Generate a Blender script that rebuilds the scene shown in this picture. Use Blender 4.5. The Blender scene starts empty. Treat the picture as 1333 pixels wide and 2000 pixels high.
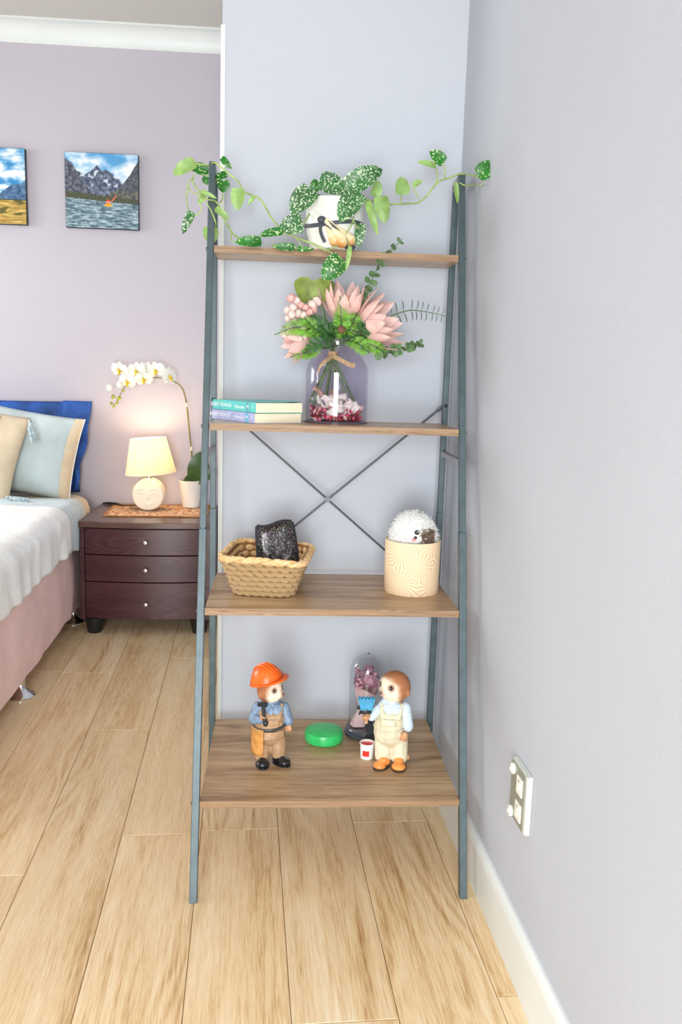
import bpy, bmesh, math, random
import numpy as np
from mathutils import Vector, Matrix, Euler, noise

random.seed(7)
PI = math.pi
C = bpy.context.scene.collection
scene = bpy.context.scene

# ------------------------------------------------------------------ camera
P_WIN, P_BED, P_DOOR, P_SOFT, P_CEIL, P_WORLD, P_LAMP = 8, 33, 134, 6, 3.5, 0.15, 2.1
cam_data = bpy.data.cameras.new('camera')
cam = bpy.data.objects.new('camera', cam_data)
C.objects.link(cam)
cam_data.sensor_fit = 'VERTICAL'
cam_data.sensor_height = 36.0
cam_data.lens = 1637.18 / 2000.0 * 36.0
cam_data.clip_start = 0.02
YAW, PITCH, ROLL = 0.0734, 0.1627, 0.0298
def cam_rows():
    B = np.array([[1, 0, 0], [0, 0, -1], [0, 1, 0]], float)
    cy, sy = math.cos(YAW), math.sin(YAW)
    Ry = np.array([[cy, -sy, 0], [sy, cy, 0], [0, 0, 1]])
    cp, sp = math.cos(PITCH), math.sin(PITCH)
    Rp = np.array([[1, 0, 0], [0, cp, -sp], [0, sp, cp]])
    cr, sr = math.cos(ROLL), math.sin(ROLL)
    Rr = np.array([[cr, -sr, 0], [sr, cr, 0], [0, 0, 1]])
    return Rr @ Rp @ B @ Ry
_m = cam_rows()
cam.matrix_world = Matrix((
    (_m[0][0], -_m[1][0], -_m[2][0], -0.1214),
    (_m[0][1], -_m[1][1], -_m[2][1], -2.129),
    (_m[0][2], -_m[1][2], -_m[2][2], 1.1196),
    (0, 0, 0, 1)))
scene.camera = cam

# ------------------------------------------------------------------ world, lights, exposure
vs = scene.view_settings
scene.display_settings.display_device = 'sRGB'
vs.view_transform = 'Standard'
vs.look = 'None'
vs.gamma = 1.0
vs.use_curve_mapping = False
vs.exposure = 0.15
world = bpy.data.worlds.new('daylight')
scene.world = world
world.use_nodes = True
bg = world.node_tree.nodes['Background']
bg.inputs['Color'].default_value = (0.80, 0.90, 1.0, 1)
bg.inputs['Strength'].default_value = P_WORLD
def area_light(name, loc, target, sx, sy, power, col):
    d = bpy.data.lights.new(name, 'AREA')
    d.shape = 'RECTANGLE'; d.size = sx; d.size_y = sy; d.energy = power; d.color = col
    o = bpy.data.objects.new(name, d); C.objects.link(o)
    o.location = loc
    o.rotation_euler = (Vector(target) - Vector(loc)).to_track_quat('-Z', 'Y').to_euler()
    return o
# daylight through the left window and the glass door behind the camera, plus added fill lights
area_light('window_daylight', (-3.16, -0.62, 1.50), (0.3, -0.35, 0.9), 0.35, 0.55, P_WIN, (1.0, 0.985, 0.965))
area_light('bedroom_fill', (-3.16, 1.00, 1.55), (-0.8, 0.9, 0.6), 1.1, 1.3, P_BED, (0.97, 0.98, 1.0))  # added light before the solid left wall, brightens bed and far wall
bpy.data.lights['bedroom_fill'].spread = math.radians(130)
area_light('door_daylight', (-0.42, -4.00, 1.0), (-0.42, 0.5, 0.72), 1.25, 1.9, P_DOOR, (0.94, 0.975, 1.0))
area_light('low_front_fill', (-0.75, -2.75, 0.42), (-0.45, 0.0, 0.40), 0.9, 0.6, P_SOFT, (0.96, 0.98, 1.0))  # unseen fill added low behind the camera for the lower boards
area_light('overhead_fill', (-1.60, -1.00, 2.50), (-1.60, -1.0, 0.0), 0.5, 0.5, P_CEIL, (1.0, 0.97, 0.92))  # no fitting here, light added overhead to lift floor and bedding

# ------------------------------------------------------------------ helpers
def lin(c):
    r = []
    for v in c[:3]:
        v = v / 255.0
        r.append(v / 12.92 if v <= 0.04045 else ((v + 0.055) / 1.055) ** 2.4)
    return tuple(r)
def lin4(c): return lin(c) + (1.0,)

def base_mat(name):
    m = bpy.data.materials.new(name)
    m.use_nodes = True
    nt = m.node_tree
    b = nt.nodes['Principled BSDF']
    return m, nt, b
def N(nt, t, **kw):
    n = nt.nodes.new(t)
    for k, v in kw.items(): setattr(n, k, v)
    return n
def ramp(nt, fac, stops, interp='LINEAR'):
    r = N(nt, 'ShaderNodeValToRGB')
    cr = r.color_ramp
    cr.interpolation = interp
    while len(cr.elements) < len(stops): cr.elements.new(0.5)
    for e, (p, c) in zip(cr.elements, stops):
        e.position = p; e.color = lin4(c)
    nt.links.new(fac, r.inputs['Fac'])
    return r.outputs['Color']
def coords(nt, scale=(1, 1, 1), kind='Object', rnd=False, rot=(0, 0, 0)):
    tc = N(nt, 'ShaderNodeTexCoord')
    out = tc.outputs[kind]
    if rnd:
        oi = N(nt, 'ShaderNodeObjectInfo')
        mul = N(nt, 'ShaderNodeMath', operation='MULTIPLY'); mul.inputs[1].default_value = 37.0
        nt.links.new(oi.outputs['Random'], mul.inputs[0])
        add = N(nt, 'ShaderNodeVectorMath', operation='ADD')
        nt.links.new(out, add.inputs[0]); nt.links.new(mul.outputs[0], add.inputs[1])
        out = add.outputs[0]
    mp = N(nt, 'ShaderNodeMapping')
    mp.inputs['Scale'].default_value = scale
    mp.inputs['Rotation'].default_value = rot
    nt.links.new(out, mp.inputs['Vector'])
    return mp.outputs['Vector']
def noise_tex(nt, vec, scale, detail=3, rough=0.5, dist=0.0):
    n = N(nt, 'ShaderNodeTexNoise')
    n.inputs['Scale'].default_value = scale; n.inputs['Detail'].default_value = detail
    n.inputs['Roughness'].default_value = rough; n.inputs['Distortion'].default_value = dist
    nt.links.new(vec, n.inputs['Vector'])
    return n.outputs['Fac']
def add_bump(nt, b, height, dist, strength=1.0):
    bp = N(nt, 'ShaderNodeBump')
    bp.inputs['Distance'].default_value = dist; bp.inputs['Strength'].default_value = strength
    nt.links.new(height, bp.inputs['Height'])
    nt.links.new(bp.outputs['Normal'], b.inputs['Normal'])
def mat(name, col, rough=0.5, metal=0.0, var=None, bump=None, spec=0.5, scale=(1, 1, 1), col2=None, sss=0.0, coat=0.0, trans=0.0):
    m, nt, b = base_mat(name)
    b.inputs['Roughness'].default_value = rough
    b.inputs['Metallic'].default_value = metal
    b.inputs['Specular IOR Level'].default_value = spec
    b.inputs['Coat Weight'].default_value = coat
    if var or col2:
        vscale, amt = var if var else (20, 0.1)
        c2 = col2 or tuple(max(0, c * (1 - amt)) for c in col)
        c1 = col if col2 else tuple(min(255, c * (1 + amt * 0.5)) for c in col)
        f = noise_tex(nt, coords(nt, scale), vscale, 4, 0.55)
        nt.links.new(ramp(nt, f, [(0.32, c2), (0.68, c1)]), b.inputs['Base Color'])
    else:
        b.inputs['Base Color'].default_value = lin4(col)
    if bump:
        f = noise_tex(nt, coords(nt, scale), bump[0], 4, 0.6)
        add_bump(nt, b, f, bump[1])
    if sss:
        b.inputs['Subsurface Weight'].default_value = sss
        b.inputs['Subsurface Radius'].default_value = (0.01, 0.008, 0.006)
    if trans:
        out = nt.nodes['Material Output']
        tl = N(nt, 'ShaderNodeBsdfTranslucent')
        tl.inputs['Color'].default_value = lin4(col)
        mx = N(nt, 'ShaderNodeMixShader'); mx.inputs['Fac'].default_value = trans
        nt.links.new(b.outputs[0], mx.inputs[1]); nt.links.new(tl.outputs[0], mx.inputs[2])
        nt.links.new(mx.outputs[0], out.inputs['Surface'])
    return m
def attr_mat(name, rough=0.5, spec=0.5, bump=None):
    m, nt, b = base_mat(name)
    a = N(nt, 'ShaderNodeAttribute'); a.attribute_name = 'Col'
    nt.links.new(a.outputs['Color'], b.inputs['Base Color'])
    b.inputs['Roughness'].default_value = rough
    b.inputs['Specular IOR Level'].default_value = spec
    if bump:
        add_bump(nt, b, noise_tex(nt, coords(nt), bump[0], 4, 0.6), bump[1])
    return m
def wood_mat(name, axis, stops, rough=0.45, along=1.2, across=14.0, fine=120.0, bump=0.0006, spec=0.4, rnd=True, tint=0.0, pores=420.0, rings=16.0, ring_amt=0.16, pore_amt=0.22, broad_amt=0.42, short=0.05):
    """Long-grained timber: axis is the grain's local axis (0 x, 1 y)."""
    m, nt, b = base_mat(name)
    def stretched(sc, ratio):
        v = [sc, sc, sc]; v[axis] = sc * ratio
        return coords(nt, tuple(v), rnd=rnd)
    v = stretched(across, along / across)
    broad = noise_tex(nt, v, 1.0, 5, 0.6, 0.6)
    streak = noise_tex(nt, stretched(fine, 0.035), 1.0, 3, 0.6, 0.3)
    pore = noise_tex(nt, stretched(pores, short), 1.0, 2, 0.55, 0.1)
    # cathedral figure: contour lines of a smooth stretched field, showing only in places
    field = noise_tex(nt, stretched(across * 0.62, along * 1.1 / (across * 0.62)), 1.0, 1.5, 0.4, 0.25)
    ml = N(nt, 'ShaderNodeMath', operation='MULTIPLY'); ml.inputs[1].default_value = rings * 2 * PI
    nt.links.new(field, ml.inputs[0])
    sn = N(nt, 'ShaderNodeMath', operation='SINE'); nt.links.new(ml.outputs[0], sn.inputs[0])
    mask = noise_tex(nt, stretched(across * 0.5, along * 1.4 / (across * 0.5)), 1.3, 2, 0.5)
    mk = N(nt, 'ShaderNodeMapRange'); mk.inputs['From Min'].default_value = 0.46; mk.inputs['From Max'].default_value = 0.62
    nt.links.new(mask, mk.inputs['Value'])
    rg = N(nt, 'ShaderNodeMath', operation='MULTIPLY'); nt.links.new(sn.outputs[0], rg.inputs[0]); nt.links.new(mk.outputs[0], rg.inputs[1])
    def madd(x, k, y=None):
        n_ = N(nt, 'ShaderNodeMath', operation='MULTIPLY_ADD'); n_.inputs[1].default_value = k
        nt.links.new(x, n_.inputs[0])
        if y is None: n_.inputs[2].default_value = 0.5 * (1 - broad_amt - pore_amt - 0.2)
        else: nt.links.new(y, n_.inputs[2])
        return n_.outputs[0]
    val = madd(broad, broad_amt)
    val = madd(pore, pore_amt, val)
    val = madd(streak, 0.2, val)
    val = madd(rg.outputs[0], ring_amt * 0.5, val)
    col = ramp(nt, val, stops)
    if tint:
        oi = N(nt, 'ShaderNodeObjectInfo')
        mr = N(nt, 'ShaderNodeMapRange')
        mr.inputs['To Min'].default_value = 1 - tint; mr.inputs['To Max'].default_value = 1 + tint * 0.4
        nt.links.new(oi.outputs['Random'], mr.inputs['Value'])
        hsv = N(nt, 'ShaderNodeHueSaturation')
        nt.links.new(mr.outputs[0], hsv.inputs['Value']); nt.links.new(col, hsv.inputs['Color'])
        col = hsv.outputs[0]
    nt.links.new(col, b.inputs['Base Color'])
    b.inputs['Roughness'].default_value = rough
    b.inputs['Specular IOR Level'].default_value = spec
    if bump: add_bump(nt, b, pore, bump)
    return m
def glass_mat(name, tint, gloss=0.1, rough=0.02):
    m, nt, b = base_mat(name)
    out = nt.nodes['Material Output']
    nt.nodes.remove(b)
    t = N(nt, 'ShaderNodeBsdfTransparent'); t.inputs['Color'].default_value = lin4(tint)
    g = N(nt, 'ShaderNodeBsdfGlossy'); g.inputs['Roughness'].default_value = rough
    lw = N(nt, 'ShaderNodeLayerWeight'); lw.inputs['Blend'].default_value = 0.5
    pw_ = N(nt, 'ShaderNodeMath', operation='POWER'); pw_.inputs[1].default_value = 4.0
    nt.links.new(lw.outputs['Facing'], pw_.inputs[0])
    fr = N(nt, 'ShaderNodeMath', operation='MULTIPLY_ADD'); fr.inputs[1].default_value = 0.45; fr.inputs[2].default_value = 0.035
    nt.links.new(pw_.outputs[0], fr.inputs[0])
    mx = N(nt, 'ShaderNodeMixShader')
    nt.links.new(fr.outputs[0], mx.inputs['Fac'])
    nt.links.new(t.outputs[0], mx.inputs[1]); nt.links.new(g.outputs[0], mx.inputs[2])
    nt.links.new(mx.outputs[0], out.inputs['Surface'])
    return m

OFF = {}
class MB:
    """Collects simple solids and links them as ONE mesh object."""
    def __init__(s): s.v = []; s.f = []; s.mi = []
    def add(s, vs, fs, mi=0):
        o = len(s.v)
        s.v += [tuple(v) for v in vs]
        s.f += [tuple(i + o for i in f) for f in fs]
        s.mi += [mi] * len(fs)
        return s
    def box(s, lo, hi, M=None, mi=0):
        x0, y0, z0 = lo; x1, y1, z1 = hi
        vs = [(x0, y0, z0), (x1, y0, z0), (x1, y1, z0), (x0, y1, z0), (x0, y0, z1), (x1, y0, z1), (x1, y1, z1), (x0, y1, z1)]
        if M: vs = [M @ Vector(v) for v in vs]
        return s.add(vs, [(3, 2, 1, 0), (4, 5, 6, 7), (0, 1, 5, 4), (1, 2, 6, 5), (2, 3, 7, 6), (3, 0, 4, 7)], mi)
    def hexa(s, vs, mi=0):
        return s.add(vs, [(3, 2, 1, 0), (4, 5, 6, 7), (0, 1, 5, 4), (1, 2, 6, 5), (2, 3, 7, 6), (3, 0, 4, 7)], mi)
    def lathe(s, prof, seg=32, c=(0, 0, 0), M=None, mi=0, cap=True, sq=1.0):
        vs = []; fs = []
        for (r, z) in prof:
            for k in range(seg):
                a = 2 * PI * k / seg
                p = Vector((r * math.cos(a), r * math.sin(a) * sq, z))
                p = (M @ p) if M else p
                vs.append(p + Vector(c))
        n = len(prof)
        for i in range(n - 1):
            for k in range(seg):
                k2 = (k + 1) % seg
                fs.append((i * seg + k, i * seg + k2, (i + 1) * seg + k2, (i + 1) * seg + k))
        if cap:
            if prof[0][0] > 1e-6: fs.append(tuple(reversed(range(seg))))
            if prof[-1][0] > 1e-6: fs.append(tuple((n - 1) * seg + k for k in range(seg)))
        return s.add(vs, fs, mi)
    def ell(s, c, r, R=None, seg=16, rings=10, mi=0):
        vs = [Vector((0, 0, -1))]; fs = []
        for i in range(1, rings):
            ph = -PI / 2 + PI * i / rings
            for k in range(seg):
                a = 2 * PI * k / seg
                vs.append(Vector((math.cos(ph) * math.cos(a), math.cos(ph) * math.sin(a), math.sin(ph))))
        vs.append(Vector((0, 0, 1)))
        for k in range(seg): fs.append((0, 1 + (k + 1) % seg, 1 + k))
        for i in range(rings - 2):
            for k in range(seg):
                a = 1 + i * seg + k; b_ = 1 + i * seg + (k + 1) % seg
                fs.append((a, b_, b_ + seg, a + seg))
        last = len(vs) - 1
        for k in range(seg): fs.append((last, 1 + (rings - 2) * seg + k, 1 + (rings - 2) * seg + (k + 1) % seg))
        if isinstance(r, (int, float)): r = (r, r, r)
        out = []
        for v in vs:
            p = Vector((v.x * r[0], v.y * r[1], v.z * r[2]))
            if R: p = R @ p
            out.append(p + Vector(c))
        return s.add(out, fs, mi)
    def tube(s, pts, r, seg=8, mi=0, flat=1.0, closed=False, cap=True):
        pts = [Vector(p) for p in pts]; n = len(pts)
        rs = r if isinstance(r, (list, tuple)) else [r] * n
        vs = []; fs = []; prev = None
        for i, p in enumerate(pts):
            if closed: d = pts[(i + 1) % n] - pts[i - 1]
            else: d = pts[min(i + 1, n - 1)] - pts[max(i - 1, 0)]
            d.normalize()
            if prev is None:
                u = d.cross(Vector((0, 0, 1)))
                if u.length < 1e-3: u = d.cross(Vector((0, 1, 0)))
            else:
                u = prev - d * prev.dot(d)
            u.normalize(); w = d.cross(u); prev = u
            for k in range(seg):
                a = 2 * PI * k / seg
                vs.append(p + u * (math.cos(a) * rs[i] * flat) + w * (math.sin(a) * rs[i]))
        m = n if closed else n - 1
        for i in range(m):
            for k in range(seg):
                a = i * seg + k; b_ = i * seg + (k + 1) % seg; j = (i + 1) % n
                fs.append((a, b_, j * seg + (k + 1) % seg, j * seg + k))
        if cap and not closed:
            fs.append(tuple(reversed(range(seg)))); fs.append(tuple((n - 1) * seg + k for k in range(seg)))
        return s.add(vs, fs, mi)
    def grid(s, fn, nu, nv, mi=0, closed_u=False):
        vs = [fn(i / nu, j / nv) for i in range(nu + (0 if closed_u else 1)) for j in range(nv + 1)]
        fs = []
        cu = nu if closed_u else nu + 1
        for i in range(nu):
            for j in range(nv):
                a = i * (nv + 1) + j; b_ = ((i + 1) % cu) * (nv + 1) + j
                fs.append((a, b_, b_ + 1, a + 1))
        return s.add(vs, fs, mi)
    def leaf(s, base, tip, width, n=(0, -1, 0.15), curl=0.1, fold=0.2, heart=0.14, nl=10, nw=6, p1=0.45, p2=0.9, mi=0, twist=0.0):
        base = Vector(base); tip = Vector(tip); d = tip - base; L = d.length
        if L < 1e-6: return s
        t = d / L; n = Vector(n)
        sd = t.cross(n)
        if sd.length < 1e-4: sd = t.cross(Vector((1, 0.3, 0.2)))
        sd.normalize(); nn = sd.cross(t).normalized()
        um = p1 / (p1 + p2); pm = um ** p1 * (1 - um) ** p2
        def fn(u, v):
            v = v * 2 - 1
            w = width / 2 * (max(u, 0.0) ** p1 * max(1 - u, 0.0) ** p2) / pm
            a = twist * u
            off = sd * math.cos(a) + nn * math.sin(a)
            return base + t * (L * u - heart * L * abs(v) ** 1.5 * (1 - u) ** 3 * min(1, u * 6)) + off * (w * v) + nn * (curl * L * math.sin(PI * u) + fold * w * abs(v) ** 1.6)
        return s.grid(fn, nl, nw, mi)
    def build(s, name, material, parent=None, smooth=True, bevel=0.0, world=False, angle=40, seg=2, loc=None):
        me = bpy.data.meshes.new(name)
        off = Vector((0, 0, 0))
        if world and parent is not None: off = OFF[parent.name]
        if loc is not None: off = Vector(loc)
        me.from_pydata([(v[0] - off.x, v[1] - off.y, v[2] - off.z) for v in s.v], [], s.f)
        return finish(name, me, material, parent, smooth, bevel, angle, seg, s.mi, loc)
def finish(name, me, material, parent=None, smooth=True, bevel=0.0, angle=40, seg=2, mis=None, loc=None):
    mats = material if isinstance(material, (list, tuple)) else [material]
    for m in mats: me.materials.append(m)
    if mis and len(mats) > 1: me.polygons.foreach_set('material_index', mis)
    me.update()
    if smooth:
        me.shade_smooth()
        if angle: me.set_sharp_from_angle(angle=math.radians(angle))
    o = bpy.data.objects.new(name, me); C.objects.link(o)
    if parent is not None:
        o.parent = parent
        OFF[o.name] = OFF.get(parent.name, Vector((0, 0, 0))).copy()
    else:
        OFF[o.name] = Vector(loc) if loc is not None else Vector((0, 0, 0))
    if loc is not None: o.location = loc
    if bevel:
        md = o.modifiers.new('soft_edges', 'BEVEL')
        md.width = bevel; md.segments = seg; md.limit_method = 'ANGLE'; md.angle_limit = math.radians(35)
    return o
def thing(name, label, cat, loc=(0, 0, 0), rotz=0.0, group=None):
    o = bpy.data.objects.new(name, None); C.objects.link(o)
    o.location = loc; o.rotation_euler = (0, 0, rotz); o.empty_display_size = 0.05
    OFF[o.name] = Vector(loc)
    return tag(o, label, cat, group)
def tag(o, label, cat, group=None):
    o['label'] = label; o['category'] = cat
    if group: o['group'] = group
    return o
def struct(name, mb, m, **kw):
    o = mb.build(name, m, **kw); o['kind'] = 'structure'
    return o
def blob(prims, voxel, smooth=3):
    """Union of ellipsoids ('e', c, r[, R]) and tapered capsules ('c', p, q, rp, rq) melted into one skin."""
    mb = MB()
    for p in prims:
        if p[0] == 'e': mb.ell(p[1], p[2], p[3] if len(p) > 3 else None, 20, 12)
        else:
            a, b_ = Vector(p[1]), Vector(p[2]); k = 6
            pts = [a.lerp(b_, i / k) for i in range(k + 1)]
            mb.tube(pts, [p[3] + (p[4] - p[3]) * i / k for i in range(k + 1)], 14)
            mb.ell(a, p[3], None, 14, 8); mb.ell(b_, p[4], None, 14, 8)
    me = bpy.data.meshes.new('blob'); me.from_pydata(mb.v, [], mb.f); me.update()
    o = bpy.data.objects.new('blob', me); C.objects.link(o)
    r = o.modifiers.new('r', 'REMESH'); r.mode = 'VOXEL'; r.voxel_size = voxel; r.use_smooth_shade = True
    sm = o.modifiers.new('s', 'SMOOTH'); sm.iterations = smooth; sm.factor = 0.5
    dg = bpy.context.evaluated_depsgraph_get()
    res = bpy.data.meshes.new_from_object(o.evaluated_get(dg))
    bpy.data.objects.remove(o); bpy.data.meshes.remove(me)
    return res
def paint(me, fn):
    n = len(me.vertices)
    co = np.empty(n * 3, np.float32); me.vertices.foreach_get('co', co); co = co.reshape(-1, 3)
    a = me.color_attributes.new('Col', 'FLOAT_COLOR', 'POINT')
    out = np.ones((n, 4), np.float32)
    for i in range(n): out[i, :3] = fn(co[i])
    a.data.foreach_set('color', out.ravel())
def mixc(a, b, t):
    t = max(0.0, min(1.0, t))
    return tuple(a[i] + (b[i] - a[i]) * t for i in range(3))
def fbm(x, y, z=0.0, o=4):
    return noise.fractal(Vector((x, y, z)), 1.0, 2.0, o)
def spline(pts, n):
    """Smooth Catmull-Rom path through points."""
    P = [Vector(p) for p in pts]
    P = [P[0] * 2 - P[1]] + P + [P[-1] * 2 - P[-2]]
    out = []
    for i in range(1, len(P) - 2):
        for k in range(n):
            t = k / n
            a, b, c, d = P[i - 1], P[i], P[i + 1], P[i + 2]
            out.append(0.5 * ((2 * b) + (c - a) * t + (2 * a - 5 * b + 4 * c - d) * t * t + (3 * b - a - 3 * c + d) * t ** 3))
    out.append(P[-2])
    return out
def rotz(a): return Matrix.Rotation(a, 4, 'Z')

# ------------------------------------------------------------------ materials
M = {}
M['wall_pale'] = mat('pale_wall_paint', (187, 192, 201), 0.85, var=(1.5, 0.015), bump=(180, 0.0004), spec=0.2)
M['wall_lilac'] = mat('lilac_wall_paint', (190, 185, 193), 0.85, var=(1.5, 0.015), bump=(180, 0.0004), spec=0.2)
M['ceiling'] = mat('ceiling_paint', (205, 203, 196), 0.9, bump=(200, 0.0003), spec=0.2)
M['trim'] = mat('white_gloss_trim', (226, 231, 228), 0.4, var=(3, 0.02))
M['plank'] = wood_mat('oak_plank', 1, [(0.33, (176, 132, 86)), (0.41, (210, 174, 126)), (0.48, (231, 201, 157)), (0.56, (240, 215, 175)), (0.66, (249, 233, 205))], 0.38, along=1.0, across=14, fine=170, bump=0.0001, tint=0.05, pores=620, rings=13, ring_amt=0.09, pore_amt=0.30, broad_amt=0.42, short=0.035)
M['subfloor'] = mat('dark_joint', (120, 86, 54), 0.9)
M['board'] = wood_mat('walnut_board', 0, [(0.34, (100, 75, 52)), (0.43, (150, 119, 86)), (0.53, (182, 151, 114)), (0.66, (206, 178, 140))], 0.33, along=1.6, across=22, fine=230, bump=0.0001, tint=0.03, pores=500, rings=9, ring_amt=0.10, pore_amt=0.2, broad_amt=0.5)
M['board_edge'] = wood_mat('walnut_edge', 0, [(0.30, (94, 69, 49)), (0.45, (136, 107, 79)), (0.65, (168, 138, 106))], 0.5, along=2.5, across=150, fine=300, bump=0.0)
M['frame'] = mat('grey_green_steel', (72, 88, 92), 0.42, 0.25, var=(30, 0.10), bump=(500, 0.0002))
M['frame_light'] = mat('bare_steel_rail', (150, 150, 158), 0.4, 0.35, var=(60, 0.06))
M['rod'] = mat('dark_rod', (84, 88, 92), 0.4, 0.5)
M['black'] = mat('black_plastic', (24, 24, 26), 0.45)
M['chrome'] = mat('chrome', (214, 214, 214), 0.12, 1.0)

# ------------------------------------------------------------------ the room
KW = -0.0322          # the right wall runs slightly out of square with the shelf
XR0 = 0.3208
def xr(y): return XR0 + KW * y
Y_FAR, Y_BACK, Y_FRONT, X_LEFT, Z_CEIL = 1.85, 0.069, -4.1, -3.3, 2.566
XB = -0.2809          # free end of the short back wall

floor_mb = MB().box((X_LEFT - 0.1, Y_FRONT - 0.1, -0.05), (0.62, Y_FAR + 0.15, -0.0035))
floor = struct('floor', floor_mb, M['subfloor'], smooth=False)
TH = math.radians(2.4)
floor_rot = Matrix.Rotation(TH, 4, 'Z')
pw, joint = 0.19, 0.0012
plank_meshes = {}
def plank_mesh(w, l):
    key = (round(w, 4), round(l, 3))
    if key not in plank_meshes:
        mb = MB(); h = 0.0012
        w2, l2 = w / 2 - joint / 2, l / 2 - joint / 2
        lo = [(-w2, -l2, -0.0035), (w2, -l2, -0.0035), (w2, l2, -0.0035), (-w2, l2, -0.0035)]
        mid = [(a, b, -h) for a, b, _ in lo]
        e = 0.0012
        top = [(-w2 + e, -l2 + e, 0), (w2 - e, -l2 + e, 0), (w2 - e, l2 - e, 0), (-w2 + e, l2 - e, 0)]
        fs = [(4 * q + k, 4 * q + (k + 1) % 4, 4 * q + 4 + (k + 1) % 4, 4 * q + 4 + k) for q in range(2) for k in range(4)] + [(8, 9, 10, 11)]
        mb.add(lo + mid + top, fs)
        me = bpy.data.meshes.new('plank'); me.from_pydata(mb.v, [], mb.f); me.materials.append(M['plank']); me.update()
        plank_meshes[key] = me
    return plank_meshes[key]
# strip seams measured along the line y = -0.82; cross joints measured where the photo shows them
first_seam = 0.104 + 0.19
joints = {0: [-0.175], 1: [-0.83], 2: [-0.19], 3: [-0.2], 4: [0.42], 5: [-0.35], 6: [0.95], 7: [0.1], 8: [0.6]}
def clip_len(y0, y1): return max(y0, -2.9), min(y1, 2.02)
for i in range(-1, 17):
    s_right = first_seam - pw * i
    xc = s_right - pw / 2
    w = pw
    if i == -1: w = 0.12; xc = first_seam + w / 2
    L = 1.285
    j0 = joints.get(i + 0, [(-0.37 * i) % L])[0] if i >= 0 else -0.79
    k = -4
    while k < 5:
        y0, y1 = clip_len(j0 + k * L, j0 + (k + 1) * L)
        if y1 - y0 > 0.05:
            yc = (y0 + y1) / 2 + 0.82
            p = floor_rot @ Vector((xc, yc, 0)) + Vector((0.0, -0.82, 0))
            o = bpy.data.objects.new('plank', plank_mesh(w, y1 - y0))
            C.objects.link(o); o.parent = floor
            o.location = p; o.rotation_euler = (0, 0, TH)
        k += 1

# right wall, its skirting board
def along_wall(y0, y1, d0, d1, z0, z1):
    """box along the right wall, d is the distance in from the wall face"""
    a = [(xr(y0) - d1, y0), (xr(y0) - d0, y0), (xr(y1) - d0, y1), (xr(y1) - d1, y1)]
    return [(x, y, z0) for x, y in a] + [(x, y, z1) for x, y in a]
struct('wall_right', MB().hexa(along_wall(Y_FRONT, Y_FAR + 0.1, -0.12, 0.0, -0.05, Z_CEIL + 0.05)), M['wall_pale'], smooth=False)
bb = MB()
prof = [(0, 0), (0.015, 0), (0.015, 0.098), (0.012, 0.108), (0.005, 0.1134), (0, 0.1134)]
ys = [Y_FRONT, Y_BACK]
vs = [(xr(y) - d, y, z) for y in ys for d, z in prof]
n = len(prof)
bb.add(vs, [(k, (k + 1) % n, n + (k + 1) % n, n + k) for k in range(n)] + [tuple(range(n))[::-1], tuple(range(n, 2 * n))])
struct('baseboard_right', bb, M['trim'], smooth=False)
# the short wall behind the shelf: a solid cupboard block reaching back to the bedroom's far wall
struct('wall_back', MB().box((XB, Y_BACK, -0.05), (xr(Y_BACK) + 0.06, Y_FAR + 0.1, Z_CEIL + 0.05)), M['wall_pale'], smooth=False)
struct('baseboard_back', MB().box((XB, Y_BACK - 0.015, 0), (xr(Y_BACK) - 0.015, Y_BACK, 0.1134)), M['trim'], bevel=0.004)
struct('baseboard_side', MB().box((XB - 0.015, Y_BACK - 0.015, 0), (XB, Y_FAR, 0.1134)), M['trim'], bevel=0.004)
struct('trim_1', MB().box((XB - 0.004, Y_BACK - 0.003, 0.1134), (XB + 0.0075, Y_BACK + 0.03, 1.942)), M['trim'], bevel=0.0015)
# bedroom far wall, cornice, ceiling
struct('wall_far', MB().box((X_LEFT - 0.1, Y_FAR, -0.05), (XB + 0.02, Y_FAR + 0.12, Z_CEIL + 0.05)), M['wall_lilac'], smooth=False)
struct('baseboard_far', MB().box((X_LEFT, Y_FAR - 0.015, 0), (XB - 0.015, Y_FAR, 0.1134)), M['trim'], bevel=0.004)
cor = MB(); prof = [(0.0, -0.078)]
for k in range(9):
    a = k / 8 * PI / 2
    prof.append((0.008 + 0.062 * (1 - math.cos(a)), -0.070 + 0.062 * math.sin(a)))
prof += [(0.078, -0.008), (0.078, 0.0), (0.0, 0.0)]
vs = [(x, Y_FAR - d, Z_CEIL + z) for x in (X_LEFT, XB) for d, z in prof]; n = len(prof)
cor.add(vs, [(k, (k + 1) % n, n + (k + 1) % n, n + k) for k in range(n)] + [tuple(range(n))[::-1], tuple(range(n, 2 * n))])
struct('trim_2', cor, M['trim'], angle=30)
struct('ceiling', MB().box((X_LEFT - 0.1, Y_FRONT - 0.1, Z_CEIL), (0.62, Y_FAR + 0.15, Z_CEIL + 0.1)), M['ceiling'], smooth=False)
# left wall with its window opening, front wall with the glass door opening (both behind the viewer)
wl = MB()
for lo, hi in (((-3.42, -4.1, -.05), (-3.3, -1.4, 2.6)), ((-3.42, .3, -.05), (-3.3, 1.95, 2.6)), ((-3.42, -1.4, -.05), (-3.3, .3, .9)), ((-3.42, -1.4, 2.2), (-3.3, .3, 2.6))): wl.box(lo, hi)
struct('wall_left', wl, M['wall_lilac'], smooth=False)
wf = MB()
for lo, hi in (((-3.42, -4.22, -.05), (-1.15, -4.1, 2.6)), ((.3, -4.22, -.05), (.62, -4.1, 2.6)), ((-1.15, -4.22, 2.1), (.3, -4.1, 2.6))): wf.box(lo, hi)
struct('wall_front', wf, M['wall_pale'], smooth=False)

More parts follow.
